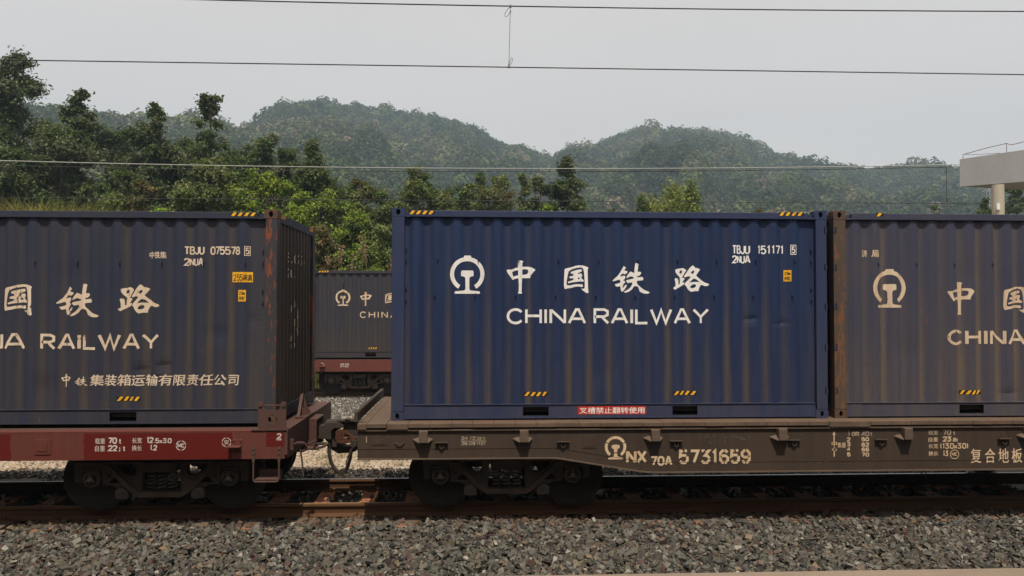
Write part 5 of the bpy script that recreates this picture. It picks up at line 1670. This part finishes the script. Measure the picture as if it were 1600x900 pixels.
BL('background tree between the small pointed tree and the slim one-sided one', 452, 234, 54, 120, DK + MD, 165, 'round', .02, 64, 110, .30)
BL('olive bush low over the dark container, next to the yellow reeds', 172, 296, 34, 90, OL, 166, 'dome', .0, 50, 110, .22, cat='bush', name='bush')
BL('light green bush between the olive bush and the bright yellow-green tree', 372, 288, 33, 80, YG + OL, 167, 'dome', .0, 50, 110, .2, cat='bush', name='bush')
BL('bright lime bush behind the far corner of the ribbed container end', 476, 292, 36, 90, YG, 168, 'dome', .0, 54, 110, .2, cat='bush', name='bush')
BL('pale olive bush high on the bank above the reeds', 545, 306, 37, 90, OL + YG, 169, 'dome', .0, 54, 110, .21, cat='bush', name='bush')
BL('olive-green bush above the blue container hazard stripe', 622, 312, 38, 90, OL, 170, 'dome', .0, 50, 110, .22, cat='bush', name='bush')
BL('sunlit bush over the blue container roof, before the brownish bush', 700, 312, 42, 90, OL + MD, 171, 'dome', .0, 44, 100, .24, cat='bush', name='bush')
reeds('yellowed reed bed along the wood edge above the dark container', 52, 280, 31, 200, YR, 118, 5200, blade=.055)
reeds('small yellow reed tuft beside the large yellowed bed', 132, 298, 31.5, 70, YR, 119, 1500, blade=.05)
# bank behind the gap
BL('mossy green shrub with hanging creepers, on the bank above the gap', 468, 318, 33, 84, YG, 121, 'dome', .0, 40, 110, .2, cat='bush', name='bush')
BL('olive shrub mound on the bank, behind the ribbed container end', 520, 298, 37, 110, OL + YG, 122, 'dome', .0, 54, 110, .22, cat='bush', name='bush')
BL('green bush mid-bank above the reeds', 560, 332, 33, 100, MD + YG, 123, 'dome', .0, 50, 120, .2, cat='bush', name='bush')
BL('rusty-leaved shrub on the bank beside the ribbed container end', 505, 348, 31, 55, BR_, 124, 'dome', .0, 34, 100, .18, cat='bush', name='bush')
BL('dense dark shrub against the edge of the blue container', 605, 342, 31, 84, MD + OL, 125, 'dome', .0, 48, 120, .19, cat='bush', name='bush')
BL('low leafy shrub just over the rear container roof', 575, 374, 29, 80, OL + YG, 126, 'dome', .0, 44, 110, .17, cat='bush', name='bush')
BL('olive-brown pointed shrub above the blue container corner', 570, 276, 44, 90, BR_ + OL, 127, 'round', .0, 40, 90, .24)
BL('creeper-draped green tree over the blue container corner', 650, 264, 46, 115, OL + MD, 128, 'round', .0, 60, 110, .26)
BL('small green tree beside the creeper-draped one', 605, 300, 42, 70, MD, 129, 'round', .0, 40, 100, .24)
BL('brownish bush low over the blue container roof', 690, 300, 44, 70, BR_ + OL, 130, 'round', .0, 40, 100, .24)
BL('green tree low over the emblem of the blue container', 725, 282, 50, 105, MD + OL, 131, 'round', .0, 44, 100, .26)
reeds('reed clump with pinkish plumes on the bank over the rear container', 528, 396, 28.5, 62, [(.10, .13, .04), (.12, .13, .045)], 132, 420, 5, 'plumed_reed')
reeds('second plumed reed with broad green blades, nearer the blue container', 572, 402, 28, 40, [(.09, .13, .035), (.11, .14, .045)], 133, 300, 4, 'plumed_reed', blade=.05)
reeds('dry reed tuft hard against the ribbed container end', 500, 404, 27.5, 26, YR, 134, 240)
# row over the blue container
BL('narrow pointed tree, first of three spires over the white characters', 757, 264, 52, 34, MD, 141, 'spire', .0, 34, 60, .26)
BL('twisted thin tree wrapped in creeper, between two spires', 777, 272, 52, 22, OL, 142, 'spire', .0, 24, 50, .24)
BL('feathery pointed tree, second of three spires over the white characters', 793, 268, 53, 36, OL, 143, 'spire', .0, 34, 60, .26)
BL('widest feathery spire, next to the big dark glossy tree', 822, 271, 53, 52, OL + MD, 144, 'spire', .0, 40, 70, .26)
BL('olive scrub under the three spires', 770, 292, 50, 150, OL + BR_, 145, 'dome', .0, 50, 90, .26, cat='bush', name='bush')
BL('big dark glossy-leaved tree with drooping tiers, alone over the blue container', 890, 240, 46, 92, DK, 146, 'tall', .02, 84, 120, .28)
BL('dark side stem of the glossy tree, lower and rounder', 853, 275, 45, 56, DK, 147, 'round', .05, 36, 100, .26)
BL('yellow-green bush at the foot of the glossy tree', 858, 316, 40, 34, YG, 148, 'dome', .0, 24, 80, .2, cat='bush', name='bush')
BL('tiny sprig showing over the roof between glossy tree and bamboo', 950, 320, 40, 30, MD, 149, 'dome', .0, 12, 50, .18, cat='bush', name='bush')
bamboo('feathery yellow-green bamboo clump over the blue container', 1048, 276, 46, 96, [(.17, .20, .035), (.13, .165, .03), (.20, .215, .05)], 150, 70)
bamboo('darker bamboo shoulder beside the feathery yellow-green clump', 1080, 283, 46, 48, [(.12, .155, .03), (.095, .13, .026)], 151, 40)
BL('dull green bush at the base of the bamboo', 1010, 300, 45, 38, MD, 152, 'round', .0, 26, 80, .22, cat='bush', name='bush')
BL('two brown twig tips just over the blue roof end', 1180, 321, 42, 22, BR_, 153, 'spire', .2, 10, 30, .2)
BL('flat spray of leaves over the brown-streaked container', 1462, 318, 48, 60, MD, 154, 'dome', .2, 20, 60, .24)
BL('rounded tree beside the concrete column', 1535, 307, 66, 60, MD, 155, 'round', .0, 40, 90, .34)
BL('dark tree in the shade behind the concrete column', 1592, 284, 70, 60, DK, 156, 'round', .0, 44, 90, .36)

# weeds between the tracks
rg = np.random.default_rng(77)
def weeds(name, n, x0, x1, y0, y1, cols, hgt):
    V, F, C = [], [], []
    for i in range(n):
        cx, cy = rg.uniform(x0, x1), rg.uniform(y0, y1)
        cz = float(ground_z(cx, cy))
        hh = hgt * rg.uniform(.5, 1.2)
        c0 = np.array(cols[rg.integers(len(cols))])
        for b in range(rg.integers(14, 30)):
            d = rg.normal(size=2) * hh * .45
            w = rg.normal(size=2); w = w / np.linalg.norm(w) * hh * .035
            k = len(V)
            bx, by = cx + rg.normal() * hh * .25, cy + rg.normal() * hh * .25
            t = hh * rg.uniform(.5, 1.0)
            V += [(bx - w[0], by - w[1], cz - .02), (bx + w[0], by + w[1], cz - .02), (bx + d[0], by + d[1], cz + t)]
            F.append((k, k + 1, k + 2)); C += [c0 * rg.uniform(.7, 1.3)] * 3
    o = link(name, np_mesh(np.array(V), np.array(F), [M['leaf']], np.array(C)))
    tag(o, kind='stuff')
weeds('dry_grass', 46, -3.4, .8, 3.4, 7.0, [(.20, .17, .08), (.16, .15, .06), (.12, .15, .04), (.09, .14, .03)], .20)
weeds('green_weeds', 22, -8, -2.2, 3.0, 8.2, [(.08, .14, .03), (.10, .15, .04)], .13)
weeds('bank_grass', 420, -14, 6, 17.4, 21.0, [(.07, .085, .025), (.13, .11, .05), (.05, .07, .018), (.17, .13, .07)], .55)

# ------------------------------------------------------------------ wooded hills
rg = np.random.default_rng(9)
N0 = 11500
th = rg.uniform(YAW - .72, YAW + .74, N0)
crr = np.interp(th, R_TH, R_CR)
r = np.sqrt(rg.uniform(0, 1, N0) * ((crr + 60) ** 2 - 230 ** 2) + 230 ** 2)
X = r * np.sin(th); Y = CAM.y + r * np.cos(th)
Z = ground_z(X, Y)
keep = ((Z + 9 - CAM.z) / r > .105) & (r < crr + 28)
X, Y, Z, r, th = X[keep], Y[keep], Z[keep], r[keep], th[keep]
nc = len(X)
nleaf = 120
PAL = np.array([(.026, .044, .014), (.036, .060, .018), (.056, .085, .022), (.085, .112, .030), (.13, .135, .055), (.16, .125, .085), (.028, .054, .026)])
pw = np.array([5, 5, 4, 2.5, 1.0, .55, 2]); pw /= pw.sum()
patchv = vnoise(X, Y, 60, 21)
ci = rg.choice(len(PAL), nc, p=pw)
ci = np.where((patchv > .72) & (rg.random(nc) < .5), 4 + (rg.random(nc) < .35), ci)
CR = rg.uniform(2.8, 6.0, nc) * np.where(rg.random(nc) < .08, 1.3, 1.0) * np.interp(r, [250, 600], [.75, 1.0])
HT = CR * rg.uniform(.9, 1.5, nc)
base = np.stack([X, Y, Z + rg.uniform(1.0, 4.0, nc) + np.where(rg.random(nc) < .04, 3, 0)], 1)
d = rg.normal(size=(nc, nleaf, 3)); d[..., 2] = np.abs(d[..., 2]) * 1.0 - .25; d /= np.linalg.norm(d, axis=2)[..., None]
lob = 1 + .22 * np.sin(d[..., 0] * 4 + X[:, None]) * np.cos(d[..., 1] * 5 + Y[:, None]) + rg.normal(size=(nc, nleaf)) * .05
P = base[:, None] + d * lob[..., None] * np.stack([CR, CR, HT], 1)[:, None]
Nn = d + rg.normal(size=d.shape) * .13
S_ = (CR[:, None] * rg.uniform(.30, .52, (nc, nleaf)))
Cc = PAL[ci][:, None] * rg.uniform(.62, 1.4, (nc, 1, 1)) * rg.uniform(.86, 1.15, (nc, nleaf, 1))
V, F, C = leaf_quads(P.reshape(-1, 3), Nn.reshape(-1, 3), S_.ravel(), Cc.reshape(-1, 3), rg, .8)
tag(link('hill_forest', np_mesh(V, F, [M['leaf']], C)), kind='stuff')

# ------------------------------------------------------------------ overhead wires
def wire(name, label, pts, r, mat, cat='wire'):
    o = MB().tube(pts, r, 6).build(name, mat, None, 60)
    return tag(o, label, cat)
def para(x0, x1, y, f, n=40):
    return [(x0 + (x1 - x0) * i / n, y, f(x0 + (x1 - x0) * i / n)) for i in range(n + 1)]
wire('contact_wire', 'lower black wire drawn across the sky above the wagons', para(-24, 26, 0, lambda x: 6.452 + .0018 * x), .0085, M['wire'])
cat_ = lambda x: 7.40 + .00085 * (x + 1.2) ** 2
wire('messenger_wire', 'sagging black wire along the upper edge of the sky', para(-24, 26, 0, cat_), .0095, M['wire'])
def dropper(x, y, z0, z1, label, r=.004, k=1.0):
    root = thing('dropper', (x, y, z0), label, 'dropper', 'droppers between the wires')
    h = z1 - z0
    MB().tube([(0, 0, .02), (.012, 0, h * .5), (.022, 0, h - .03)], r, 6).build('strand', M['wire'], root)
    MB().tube([(.022, 0, h - .01), (-.02, 0, h - .05 * k), (-.065, 0, h - .12 * k), (-.06, 0, h - .165 * k), (-.03, 0, h - .165 * k), (.01, 0, h - .115 * k), (.02, 0, h - .08 * k)], r * .9, 6).build('loop', M['wire'], root)
    MB().tube([(0, 0, .03), (.02, 0, .10 * k), (.045, 0, .155 * k), (.058, 0, .14 * k), (.05, 0, .09 * k), (.012, 0, .02)], r * .9, 6).build('loop', M['wire'], root)
    MB().box(-.018, .018, -.015, .015, -.012, .022, .004).box(-.010, .012, -.012, .012, .035, .055, .003).build('clamp', M['clamp'], root)
    MB().box(.005, .042, -.015, .015, h - .022, h + .015, .004).box(.012, .034, -.012, .012, h - .095, h - .075, .003).build('clamp', M['clamp'], root)
dropper(.495, 0, 6.452, float(cat_(.51)), 'thin dropper with looped ends linking the two black wires above the blue container')
wire('contact_wire', 'thin dark wire low across the hills, just above the container roofs', para(-26, 34, RY, lambda x: 6.41 + .0018 * (x + 4)), .010, M['wire'])
cat2 = lambda x: 7.405 + .00070 * (x + 5.5) ** 2
wire('messenger_wire', 'dark sagging wire across the hills, just under the pale cable', para(-26, 34, RY, cat2), .012, M['wire'])
wire('feeder_cable', 'pale cable drawn across the hills and the wood', para(-26, 34, RY + .4, lambda x: 7.60 + .00072 * (x + 3.6) ** 2), .015, M['wire_light'])
dropper(16.78, RY, 6.41 + .0018 * 20.8, float(cat2(16.8)), 'dropper on the far wires, close to the concrete canopy', .009, 1.2)
dropper(9.1, RY, 6.41 + .0018 * 13.1, 6.41 + .0018 * 13.1 + 1.13, 'dropper on the far wires, over the brown-streaked container', .004, 1.0)
dropper(-1.3, RY, 6.41 + .0018 * 2.7, float(cat2(-1.28)), 'dropper on the far wires, over the creeper-draped tree', .004, 1.0)

# ------------------------------------------------------------------ concrete canopy of the next platform
DB = 20.5
ax, ay, az = site(1502, DB)
za0, za1 = rise(290, DB), rise(247, DB)
root = thing('station_canopy', (ax, ay, az), 'grey concrete canopy corner on a round column, thin brown rail along its top', 'canopy')
bx, by = 5.2, -5.5                       # along the visible face, towards the viewer
cx_, cy_ = 10.0, .75
m = MB()
top = [(0, 0), (bx, by), (cx_, cy_)]
z0, z1 = za0 - az, za1 - az
tilt = .0
def dz(p): return 0.05 * p[0]
def dzb(p): return -0.03 * p[0]
vs_ = [(p[0], p[1], z0 + dzb(p) * .9) for p in top] + [(p[0], p[1], z1 + dz(p)) for p in top]
m.add(vs_, [(2, 1, 0), (3, 4, 5), (0, 1, 4, 3), (1, 2, 5, 4), (2, 0, 3, 5)])
m.build('roof_slab', M['concrete'], root)
px, py, pz = site(1561.5, DB - .62)
pr_ = .146
MB().tube([(px - ax, py - ay, -1.5), (px - ax, py - ay, z0 - .035 - .03 * (px - ax))], pr_, 24).build('column', M['pier'], root, 40)
m = MB()
L0 = np.array([0.05, .02]); Dv = np.array([bx, by]) / math.hypot(bx, by); Nv = np.array([-Dv[1], Dv[0]])
def rp(t, h):
    p = L0 + Dv * t + Nv * .05
    return (p[0], p[1], z1 + dz(p) + h)
m.tube([rp(.04, .13), rp(.6, .21), rp(1.05, .25), rp(1.15, .19), rp(1.7, .25), rp(2.5, .29), rp(3.7, .31)], .009, 6)
for t, h in ((.04, .13), (1.05, .25), (2.3, .28), (3.5, .31)):
    m.tube([rp(t, -.02), rp(t, h)], .008, 6)
m.tube([rp(.08, .12), rp(.4, .07), rp(.9, .02)], .006, 6)
m.build('railing', M['rail_paint'], root)
sg = MB().box(px - ax - .15, px - ax - .06, py - ay - .165, py - ay - .155, rise(332, DB) - az, rise(322, DB) - az)
sg.build('sign_plate', plain('white_sign_enamel', (.7, .7, .68), .5), root)

# far lattice mast
lx, ly, lz = site(1549, 150)
root = thing('lattice_mast', (lx, ly, lz), 'faint grey lattice mast in front of the far ridge, beside the column', 'mast')
ht = rise(288, 150) - lz
m = MB()
for sx_i in (-1, 1):
    for sy_i in (-1, 1):
        m.tube([(sx_i * 1.1, sy_i * 1.1, 0), (sx_i * .35, sy_i * .35, ht)], .05, 4)
for i in range(14):
    a = 1.1 - .75 * i / 14; b = 1.1 - .75 * (i + 1) / 14
    z_0, z_1 = ht * i / 14, ht * (i + 1) / 14
    for s in (-1, 1):
        m.tube([(-a, s * a, z_0), (b, s * b, z_1)], .03, 4).tube([(a, s * a, z_0), (-b, s * b, z_1)], .03, 4)
        m.tube([(s * a, -a, z_0), (s * b, b, z_1)], .03, 4)
m.build('frame', plain('galvanised_steel', (.35, .36, .37), .5), root)

# ------------------------------------------------------------------ haze in the valley air
hz_me = mesh_from(*(lambda b: (b.v, b.f))(MB().box(-900, 900, -60, 860, -25, 215)))
hz_m = bpy.data.materials.new('haze_air')
hz_m.use_nodes = True
t = hz_m.node_tree
t.nodes.clear()
vo = t.nodes.new('ShaderNodeVolumePrincipled')
vo.inputs['Color'].default_value = (0.62, 0.82, 1.0, 1)
vo.inputs['Density'].default_value = HAZE_DENSITY
vo.inputs['Anisotropy'].default_value = 0.2
o = t.nodes.new('ShaderNodeOutputMaterial')
t.links.new(vo.outputs[0], o.inputs['Volume'])
hz_me.materials.append(hz_m)
tag(link('haze', hz_me), kind='stuff')
